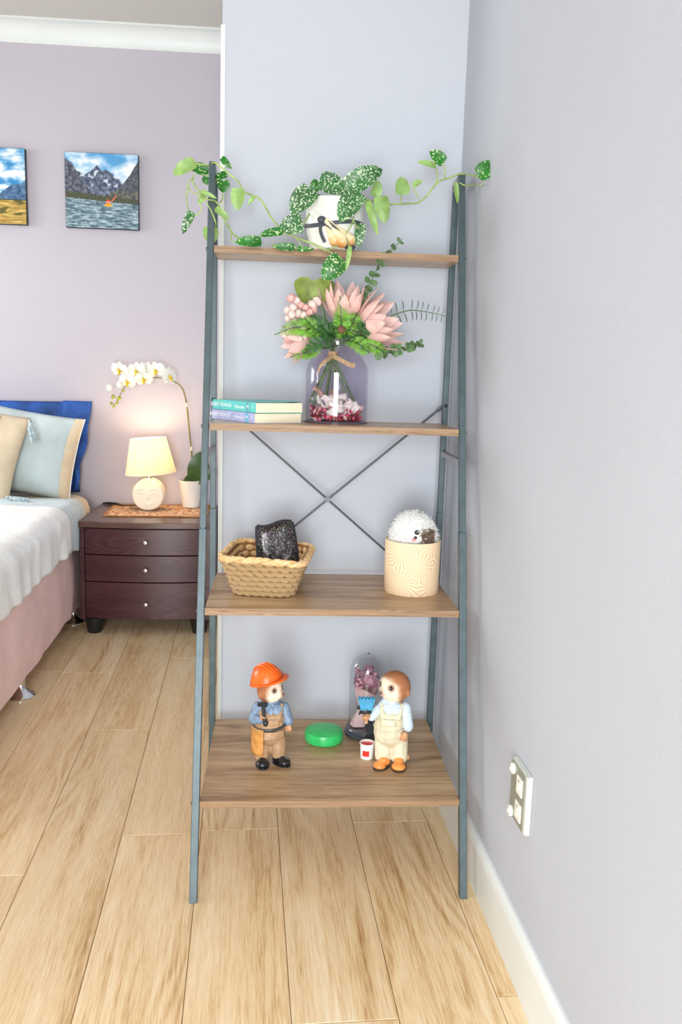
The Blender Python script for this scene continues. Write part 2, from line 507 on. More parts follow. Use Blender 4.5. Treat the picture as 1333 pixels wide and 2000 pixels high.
# ------------------------------------------------------------------ ladder shelf
D0, D1, H, T = 0.4896, 0.0778, 1.5949, 0.015
def fy(z): return -(D0 + (D1 - D0) * z / H)
BW = 0.2837
shelf = thing('ladder_shelf', 'grey metal ladder shelf with four wooden boards standing in the corner', 'shelf')
JZ = 0.774
def slanted(x0, x1, za, zb, grow=0.0):
    g = grow
    return [(x0 - g, fy(za) - g, za), (x1 + g, fy(za) - g, za), (x1 + g, fy(za) + 0.018 + g, za), (x0 - g, fy(za) + 0.018 + g, za),
            (x0 - g, fy(zb) - g, zb), (x1 + g, fy(zb) - g, zb), (x1 + g, fy(zb) + 0.018 + g, zb), (x0 - g, fy(zb) + 0.018 + g, zb)]
for sx in (-1, 1):
    x0, x1 = (BW, BW + T + 0.0013) if sx > 0 else (-BW - T - 0.0013, -BW)
    mb = MB()
    mb.hexa(slanted(x0, x1, 0.0, JZ)); mb.hexa(slanted(x0 + .0008, x1 - .0008, JZ + 0.0022, H)); mb.hexa(slanted(x0 + .002, x1 - .002, JZ - .01, JZ + .02, -0.001))
    leg = mb.build('leg', M['frame'], shelf, smooth=False, bevel=0.0012)
    for z in (0.197, 0.597, 0.996, 1.394):
        xs = x1 if sx > 0 else x0
        y = fy(z) + 0.009
        s = MB().lathe([(0.0042, -0.0006), (0.0042, 0.001), (0.003, 0.0022), (0, 0.0024)], 12, (xs, y, z), Matrix.Rotation(PI / 2 * sx, 4, 'Y'))
        s.build('screw', M['rod'], leg)
    mb = MB()
    mb.box((x0, -T, 0), (x1, 0, JZ)).box((x0 + .0008, -T + .0008, JZ + .0022), (x1 - .0008, -.0008, 1.581)).box((x0 + .002, -T + .002, JZ - .01), (x1 - .002, -.002, JZ + .02))
    leg = mb.build('leg', M['frame'], shelf, smooth=False, bevel=0.0012)
    for z in (1.049, 0.552):
        s = MB().lathe([(0.0045, -0.0004), (0.0045, 0.001), (0.0025, 0.0022), (0, 0.0024)], 12, ((x0 + x1) / 2, -T, z), Matrix.Rotation(PI / 2, 4, 'X'))
        s.build('screw', M['black'], leg)
    # side rail below the second board, and the short head piece joining the two uprights
    mb = MB().box((x0 + .002, fy(.928) + .017, .921), (x1 - .002, -T + .001, .934))
    mb.build('side_rail', M['frame_light'], shelf, smooth=False, bevel=0.001)
    mb = MB()
    mb.hexa([(x0 + .001, fy(1.58) + .015, 1.563), (x1 - .001, fy(1.58) + .015, 1.563), (x1 - .001, -.001, 1.563), (x0 + .001, -.001, 1.563),
             (x0 + .001, fy(1.594) + .014, 1.5935), (x1 - .001, fy(1.594) + .014, 1.5935), (x1 - .001, -.001, 1.5825), (x0 + .001, -.001, 1.5825)])
    mb.build('head_rail', M['frame_light'], shelf, smooth=False, bevel=0.001)
for z in (0.2049, 0.6045, 1.0032, 1.4013):
    y0 = fy(z); th = 0.0155
    mb = MB().box((-BW + .0006, y0 + .0006, z - th), (BW - .0006, 0, z))
    bd = mb.build('board', M['board'], shelf, smooth=False, bevel=0.0006)
    bd.location = (0, 0, 0)
    e = MB().box((-BW + .0006, y0, z - th), (BW - .0006, y0 + .0006, z))
    e.build('edge_band', M['board_edge'], bd, smooth=False)
za, zb = 1.049, 0.552
for sg in (-1, 1):
    a = Vector((-0.291 * sg, 0.006, za)); b = Vector((0.291 * sg, 0.006, zb))
    d = (b - a).normalized()
    mb = MB().tube([a + d * .02, b - d * .02], 0.0027, 10)
    for p in (a, b):
        q = p + d * (0.022 if p is a else -0.022)
        mb.tube([p, q], 0.0042, 8, flat=0.5)
    mb.build('cross_brace', M['rod'], shelf)
MB().lathe([(0.004, -.004), (.0075, -.004), (.0075, .004), (0, .004)], 16, (0, 0.006, (za + zb) / 2), Matrix.Rotation(PI / 2, 4, 'X')).build('brace_hub', M['rod'], shelf)

# measured positions of leaves, stems and buds (metres)
POTHOS_LEAVES = [
    ('p', (-0.331, -0.06, 1.594), (-0.383, -0.06, 1.564), 0.0325),
    ('d', (-0.302, -0.052, 1.576), (-0.348, -0.052, 1.588), 0.0297),
    ('d', (-0.307, -0.05, 1.566), (-0.31, -0.05, 1.547), 0.0192),
    ('d', (-0.259, -0.06, 1.571), (-0.29, -0.06, 1.557), 0.0204),
    ('d', (-0.27, -0.07, 1.556), (-0.267, -0.07, 1.528), 0.0313),
    ('d', (-0.269, -0.1, 1.599), (-0.246, -0.1, 1.575), 0.0157),
    ('p', (-0.229, -0.1, 1.534), (-0.232, -0.1, 1.485), 0.0337),
    ('p', (-0.193, -0.1, 1.517), (-0.207, -0.1, 1.498), 0.0099),
    ('h', (-0.336, -0.09, 1.479), (-0.358, -0.09, 1.429), 0.0217),
    ('p', (-0.305, -0.11, 1.515), (-0.32, -0.11, 1.493), 0.0144),
    ('p', (-0.313, -0.125, 1.52), (-0.277, -0.125, 1.504), 0.0099),
    ('p', (-0.284, -0.1, 1.487), (-0.25, -0.1, 1.463), 0.0156),
    ('p', (-0.299, -0.045, 1.455), (-0.297, -0.045, 1.415), 0.0384),
    ('d', (-0.174, -0.155, 1.408), (-0.234, -0.155, 1.406), 0.0252),
    ('d', (-0.127, -0.16, 1.432), (-0.18, -0.16, 1.421), 0.0210),
    ('h', (-0.081, -0.15, 1.453), (-0.135, -0.15, 1.441), 0.0456),
    ('d', (-0.098, -0.17, 1.398), (-0.15, -0.17, 1.399), 0.0176),
    ('d', (-0.095, -0.17, 1.395), (-0.056, -0.17, 1.396), 0.0121),
    ('h', (-0.061, -0.17, 1.522), (-0.11, -0.17, 1.471), 0.0552),
    ('d', (-0.054, -0.13, 1.527), (-0.057, -0.13, 1.555), 0.0240),
    ('h', (-0.049, -0.15, 1.545), (0.018, -0.15, 1.523), 0.0550),
    ('h', (0.014, -0.15, 1.53), (0.095, -0.15, 1.578), 0.0518),
    ('h', (0.043, -0.175, 1.52), (-0.0, -0.175, 1.455), 0.0564),
    ('p', (0.085, -0.1, 1.528), (0.091, -0.1, 1.565), 0.0265),
    ('p', (0.096, -0.13, 1.524), (0.107, -0.13, 1.465), 0.0361),
    ('p', (0.063, -0.14, 1.51), (0.09, -0.14, 1.436), 0.0181),
    ('h', (0.05, -0.15, 1.46), (0.045, -0.15, 1.406), 0.0252),
    ('d', (0.003, -0.23, 1.371), (-0.038, -0.23, 1.324), 0.0482),
    ('p', (0.02, -0.24, 1.396), (0.012, -0.24, 1.343), 0.0110),
    ('p', (0.15, -0.08, 1.539), (0.147, -0.08, 1.58), 0.0373),
    ('p', (0.176, -0.08, 1.56), (0.198, -0.08, 1.573), 0.0169),
    ('p', (0.228, -0.08, 1.605), (0.183, -0.08, 1.614), 0.0156),
    ('d', (0.247, -0.08, 1.615), (0.212, -0.08, 1.64), 0.0313),
    ('d', (0.302, -0.2, 1.56), (0.339, -0.2, 1.592), 0.0384),
    ('p', (0.271, -0.1, 1.569), (0.279, -0.1, 1.522), 0.0132),
]
POTHOS_VINES = [
    [(-0.01, -0.13, 1.422), (-0.025, -0.16, 1.396), (-0.041, -0.17, 1.4), (-0.066, -0.17, 1.41), (-0.095, -0.16, 1.42), (-0.118, -0.15, 1.432), (-0.136, -0.14, 1.446), (-0.154, -0.12, 1.469), (-0.164, -0.11, 1.487), (-0.179, -0.1, 1.51), (-0.193, -0.1, 1.518), (-0.219, -0.1, 1.527), (-0.229, -0.1, 1.546), (-0.249, -0.1, 1.562), (-0.269, -0.1, 1.577), (-0.285, -0.095, 1.588), (-0.302, -0.06, 1.59), (-0.317, -0.06, 1.59), (-0.33, -0.06, 1.592)],
    [(-0.174, -0.15, 1.408), (-0.197, -0.15, 1.404), (-0.223, -0.13, 1.418), (-0.238, -0.12, 1.427), (-0.248, -0.11, 1.441), (-0.264, -0.1, 1.468), (-0.272, -0.1, 1.49), (-0.283, -0.1, 1.503), (-0.29, -0.115, 1.502), (-0.305, -0.12, 1.504), (-0.318, -0.11, 1.52), (-0.332, -0.1, 1.54), (-0.337, -0.08, 1.553)],
    [(-0.332, -0.08, 1.562), (-0.343, -0.09, 1.544), (-0.349, -0.09, 1.519), (-0.348, -0.09, 1.496), (-0.341, -0.09, 1.476)],
    [(-0.345, -0.09, 1.532), (-0.336, -0.1, 1.52), (-0.325, -0.11, 1.517), (-0.313, -0.12, 1.506)],
    [(-0.318, -0.11, 1.495), (-0.313, -0.11, 1.483), (-0.321, -0.1, 1.473), (-0.33, -0.1, 1.471)],
    [(-0.302, -0.125, 1.495), (-0.292, -0.125, 1.481), (-0.285, -0.125, 1.466), (-0.28, -0.115, 1.452), (-0.282, -0.1, 1.446)],
    [(-0.269, -0.08, 1.524), (-0.266, -0.09, 1.515), (-0.272, -0.1, 1.5)],
    [(-0.244, -0.12, 1.43), (-0.244, -0.13, 1.415), (-0.238, -0.15, 1.407)],
    [(-0.127, -0.15, 1.434), (-0.123, -0.15, 1.428), (-0.118, -0.15, 1.431)],
    [(-0.095, -0.165, 1.419), (-0.089, -0.17, 1.408), (-0.081, -0.17, 1.398)],
    [(-0.153, -0.16, 1.403), (-0.118, -0.165, 1.404), (-0.098, -0.17, 1.4)],
    [(-0.07, -0.15, 1.473), (-0.08, -0.15, 1.453)],
    [(-0.058, -0.1, 1.505), (-0.069, -0.14, 1.474), (-0.08, -0.15, 1.453)],
    [(0.053, -0.09, 1.528), (0.076, -0.1, 1.519), (0.1, -0.1, 1.515), (0.12, -0.1, 1.513), (0.155, -0.09, 1.518), (0.187, -0.08, 1.523), (0.207, -0.08, 1.537), (0.23, -0.08, 1.567), (0.242, -0.08, 1.576), (0.263, -0.08, 1.583), (0.282, -0.086, 1.59), (0.294, -0.095, 1.589), (0.294, -0.15, 1.575), (0.302, -0.2, 1.561)],
    [(0.31, -0.2, 1.544), (0.304, -0.15, 1.553), (0.298, -0.1, 1.562), (0.284, -0.09, 1.57)],
    [(0.146, -0.09, 1.519), (0.149, -0.085, 1.538)],
    [(0.19, -0.08, 1.533), (0.182, -0.08, 1.548), (0.172, -0.08, 1.561)],
    [(0.225, -0.08, 1.56), (0.232, -0.08, 1.58), (0.228, -0.08, 1.605)],
    [(0.25, -0.08, 1.58), (0.249, -0.08, 1.598), (0.244, -0.08, 1.615)],
    [(0.033, -0.16, 1.471), (0.026, -0.17, 1.451), (0.013, -0.17, 1.43), (0.002, -0.17, 1.414), (-0.009, -0.175, 1.402), (-0.026, -0.17, 1.394)],
    [(0.03, -0.165, 1.465), (0.038, -0.16, 1.453), (0.05, -0.15, 1.447)],
    [(0.013, -0.17, 1.428), (0.019, -0.19, 1.409), (0.02, -0.23, 1.396)],
    [(-0.027, -0.2, 1.39), (-0.014, -0.22, 1.38), (-0.006, -0.23, 1.376), (0.003, -0.235, 1.368)],
    [(0.019, -0.14, 1.526), (0.034, -0.1, 1.52), (0.024, -0.08, 1.512)],
    [(-0.061, -0.16, 1.523), (-0.037, -0.1, 1.522), (-0.012, -0.08, 1.51)],
    [(0.064, -0.13, 1.512), (0.052, -0.1, 1.523), (0.036, -0.08, 1.518)],
    [(0.097, -0.12, 1.527), (0.092, -0.11, 1.523), (0.088, -0.1, 1.527), (0.082, -0.1, 1.52)],
]
EUC_A = [ (0.044, -0.1, 1.218), (0.057, -0.1, 1.266), (0.068, -0.1, 1.302), (0.079, -0.1, 1.33), (0.092, -0.11, 1.36), (0.106, -0.12, 1.385), (0.121, -0.13, 1.405), (0.148, -0.14, 1.43) ]
EUC_B = [ (0.084, -0.06, 1.233), (0.128, -0.05, 1.257), (0.153, -0.05, 1.269), (0.184, -0.05, 1.278), (0.209, -0.05, 1.278), (0.234, -0.05, 1.275), (0.257, -0.05, 1.271), (0.283, -0.05, 1.265) ]
EUC_C = [ (0.055, -0.12, 1.191), (0.091, -0.13, 1.177), (0.121, -0.13, 1.174), (0.145, -0.13, 1.18), (0.17, -0.13, 1.186), (0.188, -0.13, 1.192), (0.204, -0.13, 1.197) ]
FERN_A = [ (0.021, -0.12, 1.199), (0.013, -0.15, 1.226), (0.01, -0.16, 1.254), (0.007, -0.16, 1.298) ]
FERN_B = [ (-0.036, -0.12, 1.208), (-0.061, -0.14, 1.221), (-0.097, -0.15, 1.223), (-0.142, -0.15, 1.205) ]
FERN_C = [ (-0.03, -0.12, 1.185), (-0.054, -0.13, 1.172), (-0.078, -0.14, 1.165), (-0.105, -0.14, 1.156) ]
FERN_D = [ (0.042, -0.12, 1.205), (0.066, -0.15, 1.195), (0.093, -0.16, 1.184), (0.119, -0.16, 1.169) ]
FERN_E = [ (-0.018, -0.12, 1.203), (-0.044, -0.15, 1.219), (-0.062, -0.16, 1.232), (-0.075, -0.16, 1.248) ]
FERN_F = [ (0.012, -0.12, 1.204), (0.033, -0.15, 1.227), (0.04, -0.16, 1.244), (0.047, -0.16, 1.261) ]
FERN_G = [ (-0.006, -0.12, 1.198), (-0.032, -0.16, 1.192), (-0.053, -0.17, 1.183), (-0.069, -0.17, 1.165) ]
FERN_H = [ (0.055, -0.12, 1.2), (0.058, -0.16, 1.216), (0.064, -0.17, 1.227), (0.068, -0.17, 1.241) ]
FERN_I = [ (0.001, -0.1, 1.205), (-0.02, -0.15, 1.214), (-0.033, -0.17, 1.227), (-0.043, -0.17, 1.246) ]
FERN_J = [ (0.03, -0.12, 1.199), (0.045, -0.16, 1.194), (0.063, -0.17, 1.181), (0.077, -0.17, 1.17) ]
BUDS = [ (-0.105, -0.13, 1.29), (-0.094, -0.12, 1.285), (-0.1, -0.14, 1.269), (-0.082, -0.12, 1.275), (-0.113, -0.12, 1.264), (-0.102, -0.14, 1.252), (-0.07, -0.13, 1.27), (-0.055, -0.13, 1.278), (-0.044, -0.12, 1.286), (-0.061, -0.14, 1.259), (-0.075, -0.14, 1.252), (-0.088, -0.13, 1.256), (-0.051, -0.13, 1.267), (-0.112, -0.12, 1.245), (-0.095, -0.13, 1.238), (-0.067, -0.13, 1.244), (-0.119, -0.12, 1.209), (-0.107, -0.13, 1.214), (-0.095, -0.13, 1.206), (-0.083, -0.14, 1.198), (-0.086, -0.13, 1.21), (-0.112, -0.12, 1.198), (-0.072, -0.13, 1.207), (-0.076, -0.14, 1.218) ]
STEM_FEET = [ (-0.057, -0.08, 1.072), (-0.048, -0.11, 1.065), (-0.015, -0.06, 1.073), (-0.021, -0.1, 1.065), (0.009, -0.1, 1.07), (0.017, -0.05, 1.074), (0.038, -0.09, 1.073), (0.061, -0.07, 1.06) ]
KEY = [ (-0.002, -0.08, 1.165), (-0.041, -0.1, 1.11), (0.019, -0.1, 1.148), (0.047, -0.11, 1.138), (-0.062, -0.08, 1.285), (-0.084, -0.08, 1.344), (-0.032, -0.1, 1.284), (-0.036, -0.1, 1.341), (-0.032, -0.07, 1.289), (-0.006, -0.07, 1.338), (0.001, -0.09, 1.253), (0.033, -0.09, 1.278), (0.07, -0.1, 1.231), (0.105, -0.14, 1.247), (-0.051, -0.1, 1.193), (-0.108, -0.12, 1.186) ]
SHELLS = [ (-0.047, -0.12, 1.059), (-0.028, -0.14, 1.056), (-0.009, -0.13, 1.06), (-0.005, -0.14, 1.031), (0.017, -0.14, 1.044), (0.043, -0.13, 1.052), (0.065, -0.12, 1.042), (-0.036, -0.1, 1.075), (0.048, -0.12, 1.037), (-0.047, -0.11, 1.034), (0.027, -0.09, 1.066), (0.006, -0.08, 1.072) ]
ORCHID_STEM = [ (-0.525, 1.76, 0.611), (-0.53, 1.76, 0.706), (-0.541, 1.75, 0.825), (-0.551, 1.74, 0.941), (-0.559, 1.73, 0.999), (-0.572, 1.72, 1.038), (-0.596, 1.72, 1.06), (-0.642, 1.72, 1.074), (-0.698, 1.72, 1.082), (-0.755, 1.72, 1.073), (-0.807, 1.72, 1.049), (-0.833, 1.71, 1.022), (-0.851, 1.71, 0.985), (-0.872, 1.7, 0.95) ]
ORCHID_FLOWERS = [ (-0.626, 1.7, 1.086), (-0.686, 1.71, 1.112), (-0.733, 1.74, 1.115), (-0.771, 1.71, 1.107), (-0.847, 1.72, 1.111), (-0.738, 1.7, 1.074), (-0.81, 1.7, 1.061) ]
ORCHID_BUDS = [ (-0.889, 1.7, 1.031), (-0.844, 1.7, 1.046), (-0.874, 1.7, 0.991), (-0.847, 1.7, 0.985), (-0.856, 1.7, 0.964), (-0.883, 1.7, 0.962), (-0.872, 1.7, 0.95), (-0.829, 1.7, 1.022) ]
# ================================================================== BEDROOM
M['dark_wood'] = wood_mat('dark_stained_wood', 0, [(0.28, (48, 22, 27)), (0.5, (68, 37, 40)), (0.72, (88, 54, 56))], 0.26, along=2.0, across=16, fine=160, bump=0.0, spec=0.5, rnd=False)
M['dark_top'] = wood_mat('dark_worn_top', 0, [(0.30, (70, 48, 42)), (0.5, (98, 72, 62)), (0.68, (120, 92, 80))], 0.22, along=2.0, across=16, fine=160, bump=0.0, rnd=False)
M['knob'] = mat('brushed_knob', (214, 208, 196), 0.25, 0.9)
ns = thing('nightstand', 'dark brown bedside cabinet with three bowed drawers beside the bed', 'nightstand', (-0.684, 1.60, 0))
hx, yb, yf = 0.2700, 0.240, -0.240
def bowed(x0, x1, z0, z1, yback, yedge, bow, nx=16, half=None):
    """slab with a convex front"""
    mb = MB(); vs = []; half = half or max(abs(x0), abs(x1))
    for i in range(nx + 1):
        x = x0 + (x1 - x0) * i / nx
        y = yedge - bow * (1 - (x / half) ** 2)
        for yy, zz in ((y, z0), (y, z1), (yback, z1), (yback, z0)): vs.append((x, yy, zz))
    fs = []
    for i in range(nx):
        for k in range(4): fs.append((i * 4 + k, (i + 1) * 4 + k, (i + 1) * 4 + (k + 1) % 4, i * 4 + (k + 1) % 4))
    fs += [(3, 2, 1, 0), tuple(nx * 4 + k for k in range(4))]
    return mb.add(vs, fs)
bowed(-hx, hx, 0.462, 0.487, yb, yf, 0.022).build('top', M['dark_top'], ns, bevel=0.002)
for s in (-1, 1):
    x0, x1 = sorted((s * hx, s * (hx - 0.02)))
    MB().box((x0 + .001, yf + .004, .066), (x1 - .001, yb, .462)).build('side_panel', M['dark_wood'], ns, smooth=False, bevel=0.001)
MB().box((-.25, .225, .07), (.25, .239, .462)).build('back_panel', M['dark_wood'], ns, smooth=False)
bowed(-.2495, .2495, .0675, .084, yb - .02, yf + .02, .02).build('plinth_rail', M['dark_wood'], ns)
for z0, z1, kz in ((.3495, .4585, .406), (.2335, .3455, .288), (.0835, .2295, .141)):
    dr = bowed(-.2478, .2478, z0, z1, yf + .02, yf + .003, .022).build('drawer', M['dark_wood'], ns, bevel=0.001)
    MB().box((-.235, yf + .021, z0 + .01), (.235, yb - .03, z0 + .022)).build('drawer_box', M['dark_wood'], dr, smooth=False)
    MB().lathe([(.003, 0), (.003, .008), (.0085, .012), (.0095, .017), (.007, .021), (0, .022)], 16, (0.006, yf - .0185, kz), Matrix.Rotation(PI / 2, 4, 'X')).build('knob', M['knob'], dr)
for sx in (-1, 1):
    for sy in (-1, 1):
        cx, cy = sx * .222, sy * .2
        MB().lathe([(.027, 0), (.030, .004), (.041, .0675)], 20, (cx, cy, 0)).build('foot', M['black'], ns)

# woven runner
def runner_col():
    m, nt, b = base_mat('patterned_runner')
    v = coords(nt, (1, 1, 1))
    n1 = noise_tex(nt, v, 55, 2, 0.5)
    nt.links.new(ramp(nt, n1, [(0.38, (186, 112, 84)), (0.45, (206, 158, 112)), (0.52, (200, 150, 106)), (0.54, (244, 228, 200)), (0.60, (244, 230, 204)), (0.62, (208, 164, 116))]), b.inputs['Base Color'])
    b.inputs['Roughness'].default_value = 0.9
    w = N(nt, 'ShaderNodeTexWave'); w.inputs['Scale'].default_value = 130; nt.links.new(v, w.inputs['Vector'])
    add_bump(nt, b, w.outputs['Fac'], 0.001)
    return m
M['runner'] = runner_col()
M['runner_edge'] = mat('runner_border', (176, 122, 74), 0.9, var=(120, 0.2))
rn = thing('table_runner', 'rust and cream patterned cloth lying on the dark bedside cabinet', 'cloth', (-0.668, 1.648, .487), math.radians(2.0))
rmb = MB()
def rfn(u, v):
    return Vector((-.215 + .43 * u, -.155 + .31 * v, .0024 + .0012 * fbm(u * 5, v * 4)))
rmb.grid(rfn, 40, 30)
n0 = len(rmb.v)
rmb.box((-.215, -.155, .0002), (.215, .155, .0012))
rmb.build('cloth', M['runner'], rn)
for yy in (-.158, .158):
    MB().tube([(-.217 + .434 * k / 20, yy, .003 + .0006 * math.sin(k)) for k in range(21)], .0026, 6).build('border', M['runner_edge'], rn)
fr = MB()
for k in range(44):
    for sx in (-1, 1):
        y = -.152 + .304 * k / 43
        fr.tube([(sx * .215, y, .002), (sx * (.222 + .003 * random.random()), y + random.uniform(-.002, .002), .0016)], .0011, 4)
o = fr.build('fringe', M['runner_edge'], rn); o['kind'] = 'stuff'

# lamp with a smiling disc base
M['plaster'] = mat('cream_ceramic', (238, 228, 208), 0.55, var=(25, 0.03))
M['shade'] = mat('cream_fabric_shade', (250, 238, 216), 0.9, trans=0.5)
M['bulb'] = None
m, nt, b = base_mat('bulb_glow'); b.inputs['Emission Color'].default_value = (1.0, 0.72, 0.36, 1); b.inputs['Emission Strength'].default_value = 12; M['bulb'] = m
lx, ly, lz = -0.714, 1.672, 0.4910
lamp = thing('table_lamp', 'lit bedside lamp with cream shade on a round smiling face base', 'lamp', (lx, ly, lz))
Rf = Matrix.Rotation(PI / 2, 4, 'X')
body = MB().lathe([(0, .046), (.052, .046), (.066, .042), (.0715, .032), (.0715, -.032), (.066, -.042), (.052, -.046), (0, -.046)], 48, (0, 0, 0.0700), Rf)
for v_i, v in enumerate(body.v):
    if v[2] < 0.0035: body.v[v_i] = (v[0], v[1], 0.0002)
base_o = body.build('base', M['plaster'], lamp)
def arc(cx, cz, r, a0, a1, sq=1.0, n=14, y=-.0465):
    return [(cx + r * math.cos(a0 + (a1 - a0) * k / n), y, cz + r * sq * math.sin(a0 + (a1 - a0) * k / n)) for k in range(n + 1)]
def taper(n, r): return [r * (0.35 + 0.65 * math.sin(PI * k / n)) for k in range(n + 1)]
face = [('eyebrow', arc(-.028, .083, .021, PI * .92, PI * .12, .8), .0040), ('eyebrow', arc(.028, .083, .021, PI * .88, PI * .08, .8), .0040),
        ('eye', arc(-.028, .072, .014, PI * .98, PI * .02, .75), .0034), ('eye', arc(.028, .072, .014, PI * .98, PI * .02, .75), .0034),
        ('mouth', arc(0, .047, .024, PI * 1.06, PI * 1.94, .8),   .0046)]
for nm, pts, r in face:
    MB().tube(pts, taper(14, r), 8).build(nm, M['plaster'], base_o)
MB().tube([(-.004, -.0462, .088), (-.0022, -.0475, .072), (.0, -.0505, .058), (.0015, -.048, .053)], [.002, .003, .0052, .003], 8).build('nose', M['plaster'], base_o)
sh_M = Matrix.Translation((0.009, 0, 0.164)) @ Matrix.Rotation(math.radians(-4.2), 4, 'Y')
prof = [(.1125, 0), (.0795, .158)]
sh = MB()
outer = [(.1125 + (.0795 - .1125) * k / 8, .158 * k / 8) for k in range(9)]
inner = [(r - .0016, z) for r, z in outer[::-1]]
loop = outer + inner
sh.lathe(loop + [loop[0]], 56, (0, 0, 0), sh_M, cap=False)
shade_o = sh.build('shade', M['shade'], lamp, angle=60)
for r, z in ((.1130, .001), (.0800, .157)):
    MB().tube([sh_M @ Vector((r * math.cos(2 * PI * k / 56), r * math.sin(2 * PI * k / 56), z)) for k in range(56)], .0018, 6, closed=True).build('shade_rim', M['plaster'], shade_o)
MB().tube([sh_M @ Vector((.1138 * math.cos(-2.12) * (1 - .29 * t), .1138 * math.sin(-2.12) * (1 - .29 * t), .158 * t)) for t in (0, .25, .5, .75, 1)], .0008, 4).build('seam', M['plaster'], shade_o)
MB().lathe([(.012, .134), (.012, .172), (.009, .180)], 16, (0, 0, 0)).build('neck', M['knob'], lamp)
MB().lathe([(.009, .180), (.013, .186), (.013, .205), (.024, .228), (.027, .248), (.020, .268), (0, .276)], 20, (0.002, 0, 0)).build('bulb', M['bulb'], lamp)
pl = bpy.data.lights.new('lamp_light', 'POINT'); pl.energy = P_LAMP; pl.color = (1.0, 0.67, 0.36); pl.shadow_soft_size = .03
plo = bpy.data.objects.new('lamp_light', pl); C.objects.link(plo); plo.location = (lx + .004, ly, lz + .300)
cord_pts = spline([(lx + .0, ly + .052, .4945), (lx - .02, ly + .085, .4935), (lx - .07, ly + .10, .493), (lx - .13, ly + .085, .493), (lx - .19, ly + .115, .4935), (lx - .235, ly + .14, .493), (lx - .215, ly + .155, .493), (lx - .16, ly + .125, .494), (lx - .215, ly + .165, .492)], 6)
MB().tube(cord_pts, .0026, 6).build('cord', M['black'], lamp, world=True)

# orchid
M['pot'] = mat('white_ceramic', (236, 234, 226), 0.3, var=(10, 0.02))
M['soil'] = mat('bark_soil', (92, 66, 44), 0.95, var=(90, 0.3), bump=(90, 0.004))
M['orchid_leaf'] = mat('dark_green_leaf', (58, 92, 44), 0.35, var=(14, 0.3), trans=0.15)
M['orchid_stem'] = mat('olive_stem', (140, 124, 52), 0.55, var=(30, 0.3))
M['orchid_petal'] = mat('white_petal', (246, 246, 238), 0.6, trans=0.3)
M['orchid_lip'] = mat('yellow_lip', (226, 196, 44), 0.5, var=(150, 0.25))
M['bud'] = mat('green_bud', (158, 168, 54), 0.5, var=(60, 0.2))
op = Vector((-0.536, 1.762, .4905))
orch = thing('potted_orchid', 'white orchid arching from a white pot beside the lit lamp', 'plant', op)
potp = [(.036, 0), (.040, .002), (.0525, .118), (.0545, .122), (.0545, .126), (.0505, .126), (.0495, .112)]
pot_o = MB().lathe(potp, 36).build('pot', M['pot'], orch, angle=30)
MB().lathe([(.0497, .108), (.03, .113), (0, .115)], 24, cap=False).build('soil', M['soil'], pot_o)
st = spline(ORCHID_STEM, 6)
MB().tube([op + Vector((.005, 0, .112))] + st, [.0042] * 1 + [.0042 - .0026 * (k / len(st)) for k in range(len(st))], 8).build('stem', M['orchid_stem'], orch, world=True)
for k, z in ((9, 0), (20, 0)):
    MB().tube([st[k] - Vector((0, 0, .012)), st[k], st[k] + Vector((0, 0, .012))], [.004, .0058, .0036], 8).build('node', M['plaster'], orch, world=True)
for b_, t_, w in (((.010, -.004, .112), (.062, -.012, .262), .085), ((-.004, .006, .112), (.075, .05, .20), .06), ((.0, -.01, .112), (.118, -.03, .17), .05), ((-.004, .012, .112), (-.03, .05, .135), .05)):
    MB().leaf(b_, t_, w, (-.2, -1, .2), .12, .18, .02, 14, 6, .55, .55).build('leaf', M['orchid_leaf'], orch)
def orchid_flower(c, d, r, roll):
    d = Vector(d).normalized(); a = d.cross(Vector((0, 0, 1))).normalized(); u = a.cross(d)
    def dirv(t): return a * math.cos(t) + u * math.sin(t)
    root = MB().ell(c, (.004, .004, .004)).build('flower', M['orchid_petal'], orch, world=True)
    for t, L, w in ((PI / 2, 1.0, .62), (PI * 1.22, .95, .6), (PI * 1.78, .95, .6)):
        t += roll
        MB().leaf(Vector(c) - d * .003, Vector(c) + dirv(t) * r * L, r * w, d, -.06, .1, 0, 8, 4, .6, .6).build('sepal', M['orchid_petal'], root, world=True)
    for t in (PI * .07, PI * .93):
        t += roll
        MB().leaf(Vector(c), Vector(c) + dirv(t) * r * 1.05, r * 1.2, d, .08, -.08, 0, 8, 6, .5, .42).build('petal', M['orchid_petal'], root, world=True)
    lip = MB(); 
    lip.ell(Vector(c) + d * .008 - u * .006, (.007, .007, .008)); lip.ell(Vector(c) + d * .012 - u * .014, (.0055, .006, .007))
    lip.ell(Vector(c) + d * .006 + u * .003 + a * .004, .005); lip.ell(Vector(c) + d * .006 - u * .004 - a * .008, .0045)
    lip.build('lip', M['orchid_lip'], root, world=True)
dirs = [(.75, -.5, .1), (-.15, -1, -.1), (.2, -.9, .15), (-.1, -1, .0), (-.3, -.9, -.35), (.0, -1, -.3), (-.2, -1, -.25)]
for (c, d, r, roll) in zip(ORCHID_FLOWERS, dirs, (.047, .042, .038, .042, .04, .04, .038), (.1, -.2, .3, 0, .15, -.1, .2)):
    orchid_flower(c, d, r, roll)
for i, c in enumerate(ORCHID_BUDS):
    near = min(st, key=lambda p: (p - Vector(c)).length)
    big = i < 2
    bm_ = MB().ell(c, (.0135, .012, .016) if big else ((.0085, .0085, .0105) if i in (2, 3) else (.006, .006, .0075)))
    bm_.tube([near, (near + Vector(c)) / 2 + Vector((0, 0, .004)), Vector(c)], .0014, 5)
    bm_.build('bud', M['orchid_petal'] if big else M['bud'], orch, world=True)

